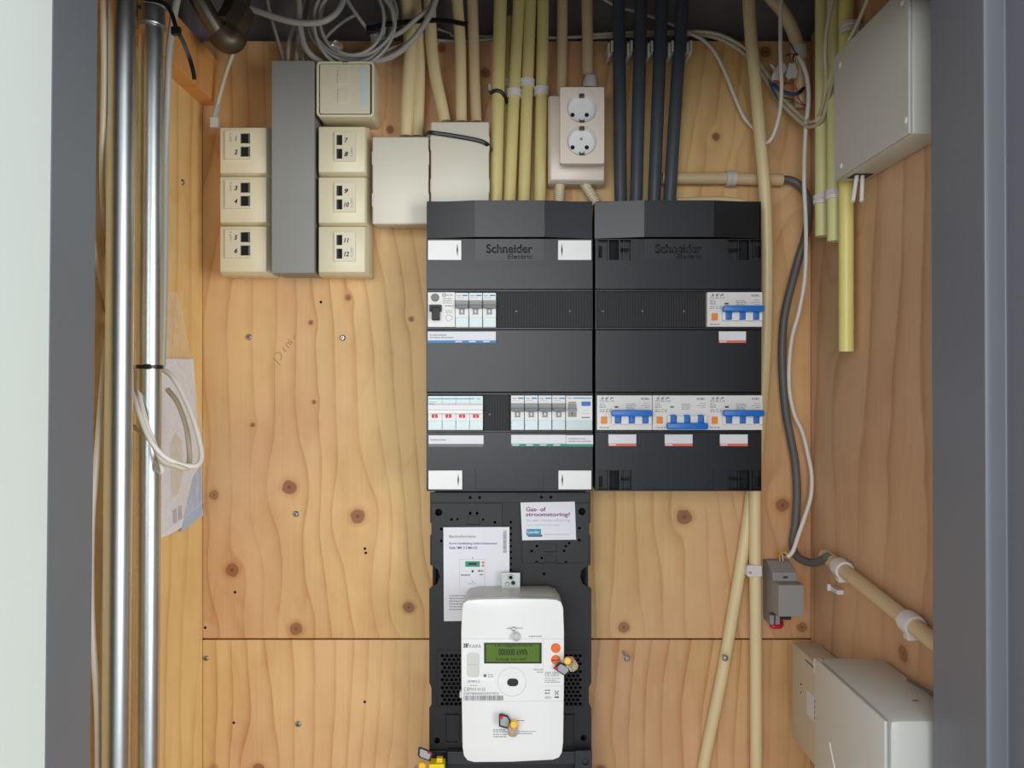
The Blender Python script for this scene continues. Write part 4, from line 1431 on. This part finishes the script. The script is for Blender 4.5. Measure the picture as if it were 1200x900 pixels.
cable([(917, -20, 1.02), (915, 10, 1.02), (914.6, 60, 1.025), (916, 100, 1.03), (914, 130, 1.035), (908, 154, 1.04), (901, 166, 1.045), (894, 165, 1.06), (886, 150, 1.085), (879, 146, 1.092)], .0027, 'cablew',
      'white cable hanging in a hook shape in front of the tall cream conduit')
cable([(806, 38, 1.09), (824, 47, 1.088), (838, 62, 1.085), (850, 86, 1.085), (862, 116, 1.085), (872, 138, 1.085), (884, 152, 1.088), (888, 162, 1.09)], .0026, 'cablew',
      'white cable slanting down across the plywood right of the grey conduits')
cable([(690, 41, 1.094), (740, 38, 1.094), (800, 37, 1.094), (832, 38, 1.092), (856, 46, 1.09), (880, 62, 1.088), (896, 82, 1.085), (912, 108, 1.08), (930, 128, 1.07), (944, 140, 1.05), (952, 143, 1.035),
       (960, 136, 1.02), (966, 116, 1.0), (968, 92, .985), (967, 60, .97), (969, 34, .96), (974, 8, .95), (982, -20, .94)], .0027, 'cablec',
      'beige cable looping under the loose wires and rising beside the side wall conduits')
cable([(690, 44, 1.097), (740, 42, 1.097), (800, 40, 1.097), (834, 43, 1.096), (858, 53, 1.094), (880, 70, 1.091), (895, 90, 1.088), (910, 114, 1.083), (926, 132, 1.073), (941, 145, 1.053), (950, 148.5, 1.035),
       (962, 142, 1.01), (969, 122, .99), (974, 102, .965), (982, 78, .93), (992, 54, .90), (1004, 30, .88), (1016, 2, .86), (1024, -20, .85)], .0027, 'cablec',
      'beige cable looping under the loose wires and slanting up to the white enclosure')

# loose telephone wires with two splice connectors
t = T('wire_splice', P(920, 130, 1.06), 'bundle of loose red and blue wires joined by two translucent splice connectors', 'wires')
for poly in ([(911, 76), (919, 73), (923, 80), (914, 94), (905, 93), (906, 86)], [(924, 74), (932, 73), (935, 84), (933, 92), (929, 90), (925, 93), (922, 86)]):
    O('splice_connector', plate([poly], 1.052, 1.060, .001), M['boxgrey'], t)
wr_ = [('wirered', [(906, 94, 1.055), (913, 96, 1.05), (921, 98, 1.05), (930, 99, 1.05), (934, 106, 1.052), (935, 114, 1.055), (940, 121, 1.055), (944, 123, 1.05)]),
       ('wirered', [(922, 91, 1.05), (920, 98, 1.05), (914, 106, 1.05)]),
       ('wirered', [(933, 62, 1.05), (929, 66, 1.05), (931, 68, 1.05)]),
       ('wireblue', [(901, 92, 1.055), (902, 100, 1.05), (907, 110, 1.05), (912, 117, 1.05), (920, 115, 1.05), (930, 118, 1.05), (938, 122, 1.05), (944, 124, 1.05)]),
       ('wireblue', [(903, 94, 1.056), (905, 103, 1.053), (910, 113, 1.053), (912, 118, 1.053)]),
       ('wireblue', [(920, 66, 1.05), (926, 63, 1.05), (933, 64, 1.05), (937, 66, 1.05)]),
       ('tie', [(921, 38, 1.08), (925, 48, 1.07), (931, 60, 1.055), (935, 64, 1.05)]),
       ('tie', [(930, 72, 1.05), (929, 68, 1.05), (933, 63, 1.05)])]
for m_, pts in wr_:
    O('wire', tube([P(*p) for p in pts], .00075, 6, 6), M[m_], t, smooth=60)
O('sleeve', tube([P(905, 98, 1.056), P(912, 104, 1.053), P(922, 109, 1.053), P(933, 110, 1.053), P(940, 106, 1.053)], .0024, 8, 5), M['wireblue'], t, smooth=60)
O('sleeve', tube([P(936, 109, 1.051), P(941, 104, 1.051), P(943, 104, 1.051)], .0024, 8, 5), M['tie'], t, smooth=60)
O('bare_core', tube([P(904, 76, 1.06), P(908, 82, 1.057), P(906, 90, 1.055)], .002, 8, 5), M['boxgrey'], t, smooth=60)

# ================================================================ right wall
XC = 0.4135
G4 = 'yellowed conduits on the right side wall'


def wall_conduit(px, pyb, r, m, label, X=XC):
    b = Q(px, pyb, X)
    bm = hollow([b, Vector((X, b.y, CZ + .62))], r, .0015, 20, 1)
    return S('conduit', bm, M[m], label, 'conduit', G4, smooth=50)


wall_conduit(963.2, 277, .0088, 'yellow2', 'yellowed side wall conduit nearest the corner, cut off below its white clip')
wall_conduit(977.6, 283, .0088, 'yellow2', 'yellowed side wall conduit beside the corner one, cut slightly lower')
wall_conduit(991.6, 412, .0088, 'yellow3', 'bright yellow conduit on the side wall, longest of three and running behind the white enclosure')


def side_clip(px, py, X, r, label, axis=(0, 0, 1), h=.012):
    c = Q(px, py, X)
    bm = lathe([(r + .0002, 0), (r + .0022, 0), (r + .0026, h * .4), (r + .0014, h * .5), (r + .0026, h * .6), (r + .0022, h), (r + .0002, h)], c - Vector(axis).normalized() * h / 2, axis=axis, seg=22)
    box(bm, c.x + r, XR - .0005, c.y - .004, c.y + .004, c.z - .004, c.z + .004)
    return S('pipe_clip', bm, M['clipw'], label, 'pipe clip', 'white pipe clips on the side wall', smooth=40)


side_clip(963.2, 234, XC, .0088, 'white clip round the corner side wall conduit')
side_clip(977.6, 228, XC, .0088, 'white clip round the second side wall conduit')
side_clip(996, 33, XC, .0088, 'white clip round the bright yellow conduit above the enclosure')

# white enclosure on the right wall
t = T('wall_enclosure', (0.41, 0.84, CZ + .245), 'white flat enclosure with four cover screws high on the right side wall', 'enclosure')
bm = B(0.3915, 0.4275, 0.751, 0.928, CZ + .2445, CZ + .396, .003)
O('body', bm, M['boxgrey'], t, smooth=35)
O('lid', B(0.3885, 0.3915, 0.752, 0.927, CZ + .2455, CZ + .395, .001), M['boxgrey'], t)
for (px, py) in ((984.4, 76), (985.6, 194.5), (1057, 3), (1061.4, 141)):
    c = Q(px, py, .3885)
    O('cover_screw', lathe([(0, .0012), (.0022, .001), (.0032, .0002), (.0034, 0)], c, axis=(-1, 0, 0), seg=14), M['white'], t)
O('knockout', B(.398, .420, .892, .912, CZ + .2438, CZ + .2448), M['blackmid'], t)
for i, (a, b) in enumerate((((1020, 203, .41), (1006.4, 236, .385)), ((1025, 203, .412), (1016, 236, .4)))):
    pa = Vector((.405 + .006 * i, .90, CZ + .25))
    pb = Vector((.396 + .010 * i, .892, CZ + .212))
    O('cable_stub', tube([pa, (pa + pb) / 2, pb], .0024, 8, 2), M['white'], t, smooth=60)

# descending conduit and its clips
XA = 0.4150
a, b = Q(967, 651, XA), Q(1103, 759, XA)
b = b + (b - a) * 0.1
S('conduit', hollow([a, b], .0088, .0015, 20, 1), M['creampink'], 'beige conduit sloping along the right side wall toward the door frame', 'conduit', smooth=50)
ax = (b - a).normalized()
for (px, py, l) in ((986.6, 666.5, 'white clip on the sloping side wall conduit, nearer the corner'), (1068, 731, 'white clip on the sloping side wall conduit, nearer the door frame')):
    k = (Q(px, py, XA) - a).dot(ax)
    c = a + ax * k
    h = .018
    bm = lathe([(.0090, 0), (.0118, 0), (.0124, h * .5), (.0118, h), (.0090, h)], c - ax * h / 2, axis=ax, seg=22)
    box(bm, XA - .006, XR - .0005, c.y - .006, c.y + .006, c.z - .016, c.z - .008, .001)
    S('pipe_clip', bm, M['clipw'], l, 'pipe clip', 'white pipe clips on the side wall', smooth=40)
c = Q(983, 692, .425)
bm = B(.4185, .4278, c.y - .010, c.y + .012, c.z - .003, c.z + .003, .001)
box(bm, .4140, .4185, c.y + .008, c.y + .012, c.z - .003, c.z + .006, .001)
S('pipe_clip', bm, M['clipw'], 'empty white clip on the side wall below the sloping conduit', 'pipe clip', 'white pipe clips on the side wall')

# small gateway box and large cabinet low on the right wall
t = T('gateway_box', (0.409, 0.98, CZ - .493), 'small pale beige wall box with a printed label, low in the right corner', 'wall box')
O('body', B(0.390, 0.4275, 0.887, 1.072, CZ - .493, CZ - .3595, .0035), M['boxivory'], t, smooth=35)
O('sticker', B(.3897, .3901, .970, 1.015, CZ - .436, CZ - .404, 0), M['paper'], t)
for k in range(3):
    for j in range(4):
        O('sticker_print', B(.3894, .3898, .974 + k * .006, .9775 + k * .006, CZ - .432 + j * .007, CZ - .4275 + j * .007), M['greyink'], t)
for z_ in (.405, .416):
    O('indicator', lathe([(0, .0006), (.0013, .0005), (.0015, 0)], (.390, 1.036, CZ - z_), axis=(-1, 0, 0), seg=8), M['ink'], t)
O('vent_print', B(.3896, .3901, .985, 1.02, CZ - .3675, CZ - .3650), M['greyink'], t)
lt = T('cable_cabinet', (0.388, 0.80, CZ - .60), 'large pale grey plastic cabinet jutting from the lower right wall', 'cabinet')
O('body', B(0.3515, 0.4275, 0.715, 0.884, CZ - .60, CZ - .3125, .010), M['boxgrey'], lt, smooth=35)
O('door', B(0.3475, 0.3512, 0.7165, 0.8825, CZ - .598, CZ - .3145, .0015), M['boxgrey'], lt, smooth=35)
O('scratch', tube([Vector((.3473, .84, CZ - .392)), Vector((.3473, .82, CZ - .425)), Vector((.3473, .80, CZ - .475)), Vector((.3473, .785, CZ - .52))], .0008, 5, 4), M['white'], lt)
O('red_mark', B(.395, .401, .757, .7585, CZ - .3126, CZ - .3121), M['redd'], lt)
O('hinge_pin', B(.350, .358, .8845, .892, CZ - .336, CZ - .318, .001), M['white'], lt)
S('cable', tube([Vector((.412, .80, CZ - .3085)), Vector((.416, .79, CZ - .309)), Vector((.4195, .765, CZ - .309)), Vector((.421, .74, CZ - .309))], .0016, 7, 4), M['greycable'],
  'short grey cable end lying on top of the pale grey cabinet', 'cable', smooth=60)

# ---------------------------------------------------------------- bell transformer
t = T('bell_transformer', P(915, 735, 1.08), 'small grey transformer with a stepped casing beside the cream conduit', 'transformer')


def profile(x0, x1, pts, bev=.0006):
    bm = bmesh.new()
    A_ = [bm.verts.new((x0, y, z)) for y, z in pts]
    B_ = [bm.verts.new((x1, y, z)) for y, z in pts]
    bm.faces.new(A_)
    bm.faces.new(B_[::-1])
    n = len(pts)
    for i in range(n):
        bm.faces.new((A_[i], B_[i], B_[(i + 1) % n], A_[(i + 1) % n]))
    bmesh.ops.bevel(bm, geom=bm.edges[:], offset=bev, segments=2, affect='EDGES', profile=.5)
    return bm


def zz(py, Y):
    return CZ - (py - 450) * Y / F


O('casing', profile(.359, .392, [(1.099, zz(655, 1.099)), (1.082, zz(656, 1.088)), (1.060, zz(671, 1.06)), (1.055, zz(680, 1.055)), (1.055, zz(712, 1.055)), (1.072, zz(720, 1.06)), (1.099, zz(722, 1.099))]), M['devgrey'], t)
O('front_block', profile(.3587, .3925, [(1.078, zz(682, 1.05)), (1.056, zz(682, 1.05)), (1.032, zz(685.6, 1.032)), (1.032, zz(722.6, 1.032)), (1.085, zz(722.6, 1.038))]), M['devgrey'], t)
for a, b in ((.3595, .3655), (.3675, .3735)):
    O('foot', B(a, b, 1.070, 1.098, zz(727, 1.09), zz(716, 1.09), .0008), M['devgrey'], t)
O('terminal', B(.375, .390, 1.072, 1.098, zz(722, 1.09), zz(716, 1.09), .0005), M['blackmid'], t)
O('slot', flat([(918, 675.6, 923, 677.4)], 1.0546), M['ink'], t)
O('red_terminal', tube([P(904.5, 728, 1.085), P(905, 733.5, 1.08), P(914.5, 733.5, 1.08), P(915, 728, 1.085)], .0036, 10, 3), M['red'], t, smooth=50)
for i, (m_, dx_) in enumerate((('wireyel', 0), ('wirered', 1.2), ('clipw', 3.2), ('wireblue', 2.2))):
    O('wire', tube([P(914 + dx_, 657, 1.075), P(914 + dx_ * .9, 650 - i * .6, 1.07), P(919 + dx_ * .5, 647.4 + i, 1.064), P(923.5, 651, 1.06)], .0011, 6, 6), M[m_], t, smooth=60)

# ================================================================ screws in the plywood
def screw(x, y, label, Y=1.1, r=.0045):
    t = T('screw', P(x, y, Y - .002), label, 'screw', 'zinc screws in the plywood')
    c = P(x, y, Y)
    O('head', lathe([(0, .0030), (r * .6, .0028), (r, .0010), (r, -.001)], c, seg=16), M['steel'], t, smooth=30)
    cr = bmesh.new()
    s_ = r * .55
    for ang in (20, 110):
        q = box(bmesh.new(), -s_, s_, -.0034, -.0026, -.0004, .0004)
        bmesh.ops.rotate(q, verts=q.verts, cent=(0, 0, 0), matrix=Matrix.Rotation(R(ang), 3, 'Y'))
        bmesh.ops.translate(q, verts=q.verts, vec=c)
        merge(cr, q)
    O('cross_slot', cr, M['ink'], t)


screw(291.6, 395, 'zinc screw in the plywood under the left socket column')
screw(401.6, 396, 'zinc screw in the plywood under the right socket column')
screw(347, 602.4, 'zinc screw in the plywood under the dark knot halfway down')
screw(349.6, 848.4, 'zinc screw in the lower plywood panel')
screw(241.6, 771.4, 'zinc screw just below the panel seam at the left corner', r=.004)
for (x, y, l) in ((732.6, 768, 'bent zinc screw sticking out of the lower panel beside the meter board'), (847.6, 768, 'bent zinc screw sticking out beside the slanting cream conduit')):
    t = T('screw', P(x, y, 1.09), l, 'screw', 'protruding screws in the lower plywood panel')
    a = P(x - 3.2, y - 4.6, 1.1005)
    b = P(x + 2.4, y + 3.4, 1.072)
    O('shank', tube([a, b], .0017, 10, 1), M['steel'], t, smooth=60)
    O('head', lathe([(0, .0026), (.0026, .0022), (.0044, .0006), (.0044, 0), (.0016, -.0012)], b, axis=(b - a), seg=14), M['steel'], t, smooth=30)
    O('cross_slot', lathe([(0, .0028), (.0009, .0027), (.0011, .0020)], b, axis=(b - a), seg=6), M['ink'], t)
c = Q(213.6, 213.6, XL)
S('screw', lathe([(0, .0024), (.0026, .0022), (.0044, .0006), (.0044, 0)], c, axis=(1, 0, 0), seg=14), M['steel'], 'zinc screw in the left side wall beside the steel pipe', 'screw', smooth=30)
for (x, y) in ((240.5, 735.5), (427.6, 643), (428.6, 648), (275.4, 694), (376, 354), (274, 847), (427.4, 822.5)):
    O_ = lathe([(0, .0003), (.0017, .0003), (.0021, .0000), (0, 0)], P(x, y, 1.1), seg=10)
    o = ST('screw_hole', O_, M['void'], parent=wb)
t = T('pencil_writing', P(335, 400, 1.0995), 'faint slanting pencil handwriting on the plywood below the grey trunking', 'writing')
pen = bmesh.new()
for st in (((320.5, 419.5), (328.2, 427.8)), ((322, 415), (326, 412.8), (328.6, 414.4), (330.2, 419), (328, 422.4)), ((331.4, 407), (333.4, 411), (336, 411.4)),
           ((334.6, 403.4), (339, 408)), ((335.4, 402.6), (337.6, 401), (340.4, 404.4)), ((337.4, 397.4), (342.2, 402.2)), ((339.6, 400), (342.6, 401.6)), ((344.2, 394.4), (345.2, 398)), ((344.6, 393.4), (346, 394))):
    tube([P(*q, 1.0999) for q in st], .0004, 4, 4 if len(st) > 2 else 1, pen)
O('pencil_stroke', pen, M['pencil'], t)
tag(t, kind=None)

# ================================================================ left: steel pipes
t = T('steel_pipe', (P(135, 960, .80).x, .80, P(0, 960, .80).z), 'thick galvanised steel pipe nearest the left door frame', 'steel pipe', 'galvanised pipes by the left wall')
O('pipe', hollow([P(135, 1000, .80), P(143.5, -60, .80)], 15.2 * .80 / F, .002, 48, 1), M['galv'], t, smooth=60)
t = T('steel_pipe', (P(172, 960, .86).x, .86, P(0, 960, .86).z), 'galvanised steel pipe with a coupling at its top and a cable tie', 'steel pipe', 'galvanised pipes by the left wall')
a, b = P(171.6, 1000, .86), P(178, -60, .86)
O('pipe', hollow([a, b], 13.4 * .86 / F, .002, 48, 1), M['galv'], t, smooth=60)
u = (b - a).normalized()
c = P(177.4, 33, .86)
rr = 13.4 * .86 / F
O('coupling', lathe([(rr + .0001, 0), (rr + .0026, .0004), (rr + .0032, .002), (rr + .0018, .0035), (rr + .0014, .022), (rr + .003, .0235), (rr + .0026, .026), (rr + .0001, .0262)], c, axis=u, seg=48), M['galvd'], t, smooth=30)
O('coupling_screw', lathe([(0, .002), (.0016, .0018), (.002, 0)], P(170.6, 15, .86) + Vector((0.0, -rr, 0)), seg=10), M['ink'], t)

# cable ties
def tie_ring(c, axis, r, label, w=.0042):
    bm = lathe([(r + .0002, 0), (r + .0016, 0), (r + .0016, w), (r + .0002, w)], c - Vector(axis) * w / 2, axis=axis, seg=40)
    f0 = c + Vector((.005, -r - .003, 0))
    box(bm, f0.x - .0035, f0.x + .0035, f0.y - .002, f0.y + .002, f0.z - .0026, f0.z + .0026, .0005)
    return S('cable_tie', bm, M['tie'], label, 'cable tie', 'black cable ties', smooth=40)


tie_ring(P(175.4, 430, .86), u, rr, 'black cable tie round the steel pipe halfway down, beside the plastic bag')
bm = tube([P(163, -4, .842), P(172, -1, .838), P(184, 1, .836), (P(195, 6, .838)), P(202, 18, .84), P(207, 34, .84), P(215, 50, .845), P(222, 68, .85), P(226, 82, .85), P(228, 93, .85)], .0026, 6, 6, flat=(.45, 1))
tt = P(206.5, 36, .84)
box(bm, tt.x - .005, tt.x + .005, tt.y - .003, tt.y + .003, tt.z - .005, tt.z + .004, .001)
S('cable_tie', bm, M['tie'], 'black cable tie with a long tail over the top coupling of the steel pipe', 'cable tie', 'black cable ties')
bm = tube([P(432, 35, 1.045), P(445, 29.6, 1.05), P(462, 27.4, 1.055), P(482, 25.4, 1.06), P(500, 24, 1.062), P(524, 24.6, 1.062), P(548, 28.8, 1.064)], .0036, 6, 6, flat=(.5, 1))
box(bm, P(436, 0, 1.045).x - .007, P(436, 0, 1.045).x + .007, 1.038, 1.048, P(0, 36, 1.045).z - .005, P(0, 36, 1.045).z + .005, .0015)
S('cable_tie', bm, M['tie'], 'black cable tie with a long tail holding the coil of grey cable', 'cable tie', 'black cable ties')
bm = tube([P(497, 158, 1.07), P(501, 155.6, 1.05), P(506, 155.6, 1.0415), P(520, 157.4, 1.0405), P(545, 161.4, 1.0405), P(562, 165, 1.0405), P(570, 168.6, 1.0415), P(575, 174, 1.055), P(577, 178, 1.075)], .0028, 6, 6, flat=(1, .45))
S('cable_tie', bm, M['tie'], 'black cable tie stretched across the white junction box', 'cable tie', 'black cable ties')
bm = tube([P(573, 107, 1.08), P(575, 108.6, 1.066), P(580, 106.4, 1.0605), P(586, 107, 1.0605), P(590, 111, 1.063), P(593, 116, 1.07), P(595, 121, 1.082)], .0026, 6, 6, flat=(1, .5))
S('cable_tie', bm, M['tie'], 'black cable tie round the leftmost yellowed conduit', 'cable tie', 'black cable ties')
S('wall_clip', pbox(572.4, 98, 576, 108, 1.072, 1.099, .0008), M['boxgrey'], 'small grey wall clip left of the yellowed conduits', 'pipe clip')

# ---------------------------------------------------------------- cables at the steel pipes
cable([(120, -20, .79), (121, 30, .79), (121.6, 80, .79), (120.6, 140, .79), (119.4, 190, .80), (121, 240, .81), (126, 290, .83), (134, 330, .85)], .0030, 'cablec', 'beige cable left of the thick steel pipe, upper part')
cable([(106, 262, .80), (112, 300, .81), (119, 336, .82), (128, 372, .84)], .0026, 'creampink', 'thin brownish cable slanting behind the thick steel pipe')
cable([(126, 380, .83), (122, 430, .815), (118, 480, .805), (113, 540, .80), (107.6, 610, .80), (106.4, 680, .80), (108, 740, .80), (112.4, 800, .80), (114.6, 850, .80), (115, 920, .80)], .0034, 'cablew', 'white cable left of the thick steel pipe, lower part')
cable([(212, -20, .875), (205, 12, .875), (199.4, 50, .875), (197, 90, .88), (195, 140, .885), (193.4, 200, .89), (193, 280, .89), (192, 360, .89), (190, 430, .89)], .0040, 'cableg', 'light grey cable running down along the right side of the coupled steel pipe', seg=10)
cable([(157, 432, .90), (156, 450, .87), (159, 472, .84), (167, 496, .83), (177, 517, .825), (190, 533, .83), (206, 542, .84), (220, 546, .85), (231, 545, .86), (236, 536, .87), (234, 518, .88), (226, 490, .89), (214, 462, .90),
       (202, 442, .905), (190, 432, .91)], .0030, 'cablew', 'white cable loop hanging in front of the plastic bag', name='cable_loop')
cable([(156, 500, .87), (166, 506, .845), (178, 518, .83), (190, 540, .832), (206, 546, .838), (216, 549, .845), (221, 546, .86), (222, 530, .88), (218, 500, .90), (208, 472, .91), (196, 456, .915)], .0030, 'cablec',
      'grey white cable loop with black print inside the white loop', name='cable_loop')
cable([(161, 436, .875), (163, 460, .85), (170, 490, .835), (178, 512, .832), (184, 528, .836), (190, 551, .84), (186, 552, .845), (178, 535, .86)], .0026, 'cablew', 'thin white cable end hanging beside the white loop')

# ---------------------------------------------------------------- plastic bag with papers on the left wall
def wall_sheet(poly, X, th, m, name, label=None, cat=None, parent=None, warp=0.0):
    bm = bmesh.new()
    A_ = [bm.verts.new(Q(px, py, X)) for px, py in poly]
    B_ = [bm.verts.new(Q(px, py, X) - Vector((th, 0, 0))) for px, py in poly]
    bm.faces.new(A_)
    bm.faces.new(B_[::-1])
    n = len(poly)
    for i in range(n):
        bm.faces.new((A_[i], B_[i], B_[(i + 1) % n], A_[(i + 1) % n]))
    if parent:
        return O(name, bm, M[m], parent, label=label)
    return S(name, bm, M[m], label, cat)


t = T('paper_leaflet', Q(210, 620, -.4370), 'white folded leaflet with blue corner inside the clear plastic bag', 'leaflet')
wall_sheet([(186, 420), (226.6, 421), (238, 604), (196, 628), (187, 630)], -.4370, .001, 'paper', 'sheet', parent=t)
wall_sheet([(212, 625), (219, 590), (226, 560), (235.4, 546), (237.6, 603)], -.4366, .0002, 'paleblue' if 'paleblue' in M else 'bluei', 'blue_corner', parent=t, label='blue printed corner')
wall_sheet([(200, 516), (206, 508), (213, 516), (214, 556), (209, 578), (201, 584)], -.4366, .0002, 'boxivory', 'printed_oval', parent=t)
for (px, py) in ((203, 604), (209, 600)):
    wall_sheet([(px, py - 6), (px + 4, py - 8), (px + 4.4, py + 8), (px + .6, py + 10)], -.4364, .0002, 'paleink', 'printed_picture', parent=t)
bm = bmesh.new()
NB, MBb = 10, 22
rnd = random.Random(12)
grid = []
for j in range(MBb + 1):
    v = j / MBb
    yy = 342 + v * 292
    row = []
    xl = 186.5
    xr = 208 + 32 * min(1, v * 1.5) ** .8
    yr = yy - 46 * v * v * 1.0
    for i in range(NB + 1):
        uu = i / NB
        px = xl + (xr - xl) * uu
        py = yy + (yr - yy) * uu
        bulge = .0055 * math.sin(math.pi * uu) * (.5 + .5 * math.sin(math.pi * v)) + .0014 * math.sin(9 * uu + 6 * v) * math.sin(7 * v + 1)
        row.append(bm.verts.new(Q(px, py, -.4335 + max(-.001, bulge))))
    grid.append(row)
for j in range(MBb):
    for i in range(NB):
        bm.faces.new((grid[j][i], grid[j][i + 1], grid[j + 1][i + 1], grid[j + 1][i]))
S('plastic_bag', bm, M['film'], 'clear plastic document bag hanging on the left side wall behind the steel pipes', 'plastic bag', smooth=180)

# ---------------------------------------------------------------- old pipe and fitting, top left
t = T('old_pipe', P(270, 50, .99), 'tarnished metal pipe with a dark fitting in the top left corner', 'pipe')
O('pipe', tube([P(216, -34, .95), P(236, 4, .965), P(259, 42, .985)], .0118, 20, 3), M['oldpipe'], t, smooth=60)
O('elbow', tube([P(256, 37, .985), P(264, 46, .99), P(272, 46, .995), P(276, 34, 1.0), P(279, 20, 1.0)], .0168, 18, 6), M['brass'], t, smooth=60)
O('collar', tube([P(268, 34, .985), P(275, 24, .99), P(280, 12, .995)], .021, 8, 1), M['brass'], t)
O('riser', tube([P(276, 28, 1.0), P(280, 8, 1.0), P(284, -40, 1.0)], .0135, 18, 3), M['brass'], t, smooth=60)

# patch cable with plug
t = T('patch_cable', P(250, 150, 1.06), 'white patch cable hanging from the dark fitting with its plug down', 'cable')
O('cord', tube([P(282, -20, 1.04), P(284, 10, 1.05), P(276, 52, 1.06), P(266, 82, 1.065), P(259, 106, 1.066), P(254, 126, 1.068)], .0029, 10, 6), M['cablec'], t, smooth=60)
O('boot', tube([P(255, 122, 1.068), P(252, 134, 1.07), P(250.6, 140, 1.07)], .0048, 8, 3), M['cableg'], t, smooth=30)
q = pbox(246, 137, 255, 149, 1.065, 1.074, .0006)
O('plug', q, M['boxgrey'], t)

# ---------------------------------------------------------------- cable coil and loose network cables, top left
pts = []
rnd = random.Random(5)
for k in range(10 * 16 + 1):
    a = 2 * math.pi * k / 16
    turn = k / 16
    rx = 45 + 6 * math.sin(turn * 1.9) + rnd.uniform(-.8, .8)
    ry = 47 + 5 * math.cos(turn * 2.3) + rnd.uniform(-.8, .8)
    cx = 413 + 3.5 * math.sin(turn * 2.7)
    cy = 24 + 3.0 * math.cos(turn * 3.1)
    pts.append(P(cx + rx * math.cos(a), cy + ry * math.sin(a), 1.075 - .003 * turn + .003 * math.sin(a * 1.5)))
S('cable_coil', tube(pts, .0025, 8, 3), M['cableg'], 'coil of thin light grey network cable hanging above the blanked outlet', 'cable coil', smooth=60)
for (pp, lb_) in (([(391, 50, 1.045), (399, 58, 1.045)], 'clear network plug on the cable coil, at the lower left'), ([(438, 38, 1.045), (440, 50, 1.045)], 'clear network plug on the cable coil, under the cable tie')):
    a_, b_ = P(*pp[0]), P(*pp[1])
    S('network_plug', tube([a_, b_], .0058, 4, 1, flat=(.8, 1)), M['clearw'], lb_, 'plug')
GN = 'grey network cables at the top of the cupboard'
nc = [
    ([(270, -16, 1.03), (284, 4, 1.03), (310, 16, 1.028), (345, 26, 1.025), (375, 26, 1.025), (393, 16, 1.03), (402, 0, 1.04), (405, -20, 1.05)], .0044, 'cableg', 'thick grey cable sagging across in front of the coil'),
    ([(349, -20, 1.055), (350.6, 10, 1.055), (352, 34, 1.055), (358, 56, 1.055), (370, 69, 1.06), (386, 76, 1.065)], .0044, 'cableg', 'thick grey cable dropping down to the blanked outlet'),
    ([(430, 72, 1.06), (448, 70, 1.055), (466, 62, 1.05), (484, 46, 1.045), (500, 24, 1.045), (510, 2, 1.045), (514, -20, 1.045)], .0042, 'cableg', 'thick grey cable curving up across the cream conduits'),
    ([(440, 47, 1.06), (456, 44, 1.056), (472, 36, 1.052), (488, 22, 1.05), (504, 8, 1.05), (514, -14, 1.05)], .0034, 'cableg', 'grey cable crossing the cream conduits above the thicker one'),
    ([(312, -20, 1.08), (314, 4, 1.08), (320, 28, 1.08), (327, 52, 1.078), (334, 76, 1.07)], .0023, 'cableg', 'thin grey cable entering the trunking from the left'),
    ([(358, -16, 1.09), (350, 10, 1.085), (343, 34, 1.08), (338, 54, 1.075), (337, 76, 1.07)], .0033, 'cableg', 'grey cable entering the trunking, second from the left'),
    ([(366, -16, 1.09), (358, 14, 1.085), (351, 38, 1.08), (348, 56, 1.075), (347, 76, 1.07)], .0033, 'cableg', 'grey cable entering the middle of the trunking'),
    ([(372, -16, 1.09), (367, 16, 1.085), (360, 42, 1.08), (356, 60, 1.075), (355, 76, 1.07)], .0033, 'cableg', 'grey cable entering the trunking, right of the middle one'),
    ([(402, -16, 1.04), (408, 2, 1.04), (420, 20, 1.04), (432, 36, 1.045), (438, 44, 1.05)], .0026, 'cableg', 'thin grey cable slanting across the coil to the clear plug'),
    ([(420, 16, 1.085), (408, 22, 1.085), (394, 32, 1.085), (382, 44, 1.085), (378, 54, 1.085)], .0024, 'cableg', 'thin grey cable crossing behind the coil'),
    ([(452, -16, 1.09), (456, 6, 1.09), (454, 20, 1.09), (446, 30, 1.088)], .0020, 'cableg', 'thin grey cable curving right of the coil'),
    ([(446, 62, 1.088), (470, 52, 1.092), (500, 47, 1.094), (540, 48, 1.095), (600, 44, 1.095), (660, 44, 1.095), (712, 41, 1.095)], .0024, 'cableg', 'thin grey cable running level behind the conduits'),
    ([(456, 70, 1.07), (476, 58, 1.085), (498, 50, 1.091), (514, 50, 1.092)], .0024, 'cablec', 'beige cable passing behind the cream conduits near the coil'),
    ([(700, -6, 1.094), (722, 7, 1.094), (746, 14, 1.094), (770, 22, 1.094), (790, 30, 1.093), (808, 39, 1.09)], .0022, 'cablew', 'thin white cable descending behind the dark grey conduits'),
    ([(513, 34, 1.097), (528, 39, 1.097), (534, 42, 1.097), (590, 43, 1.0975)], .0018, 'cableg', 'very thin grey cable behind the bent cream conduit'),
]
for p_, r_, m_, l_ in nc:
    cable(p_, r_, m_, l_, group=GN)

for o_ in COL.objects:
    if o_.name.split('.')[0] in ('fine_print', 'barcode', 'rating_print', 'sticker_print', 'logo_print') and o_.type == 'MESH':
        o_['kind'] = 'stuff'
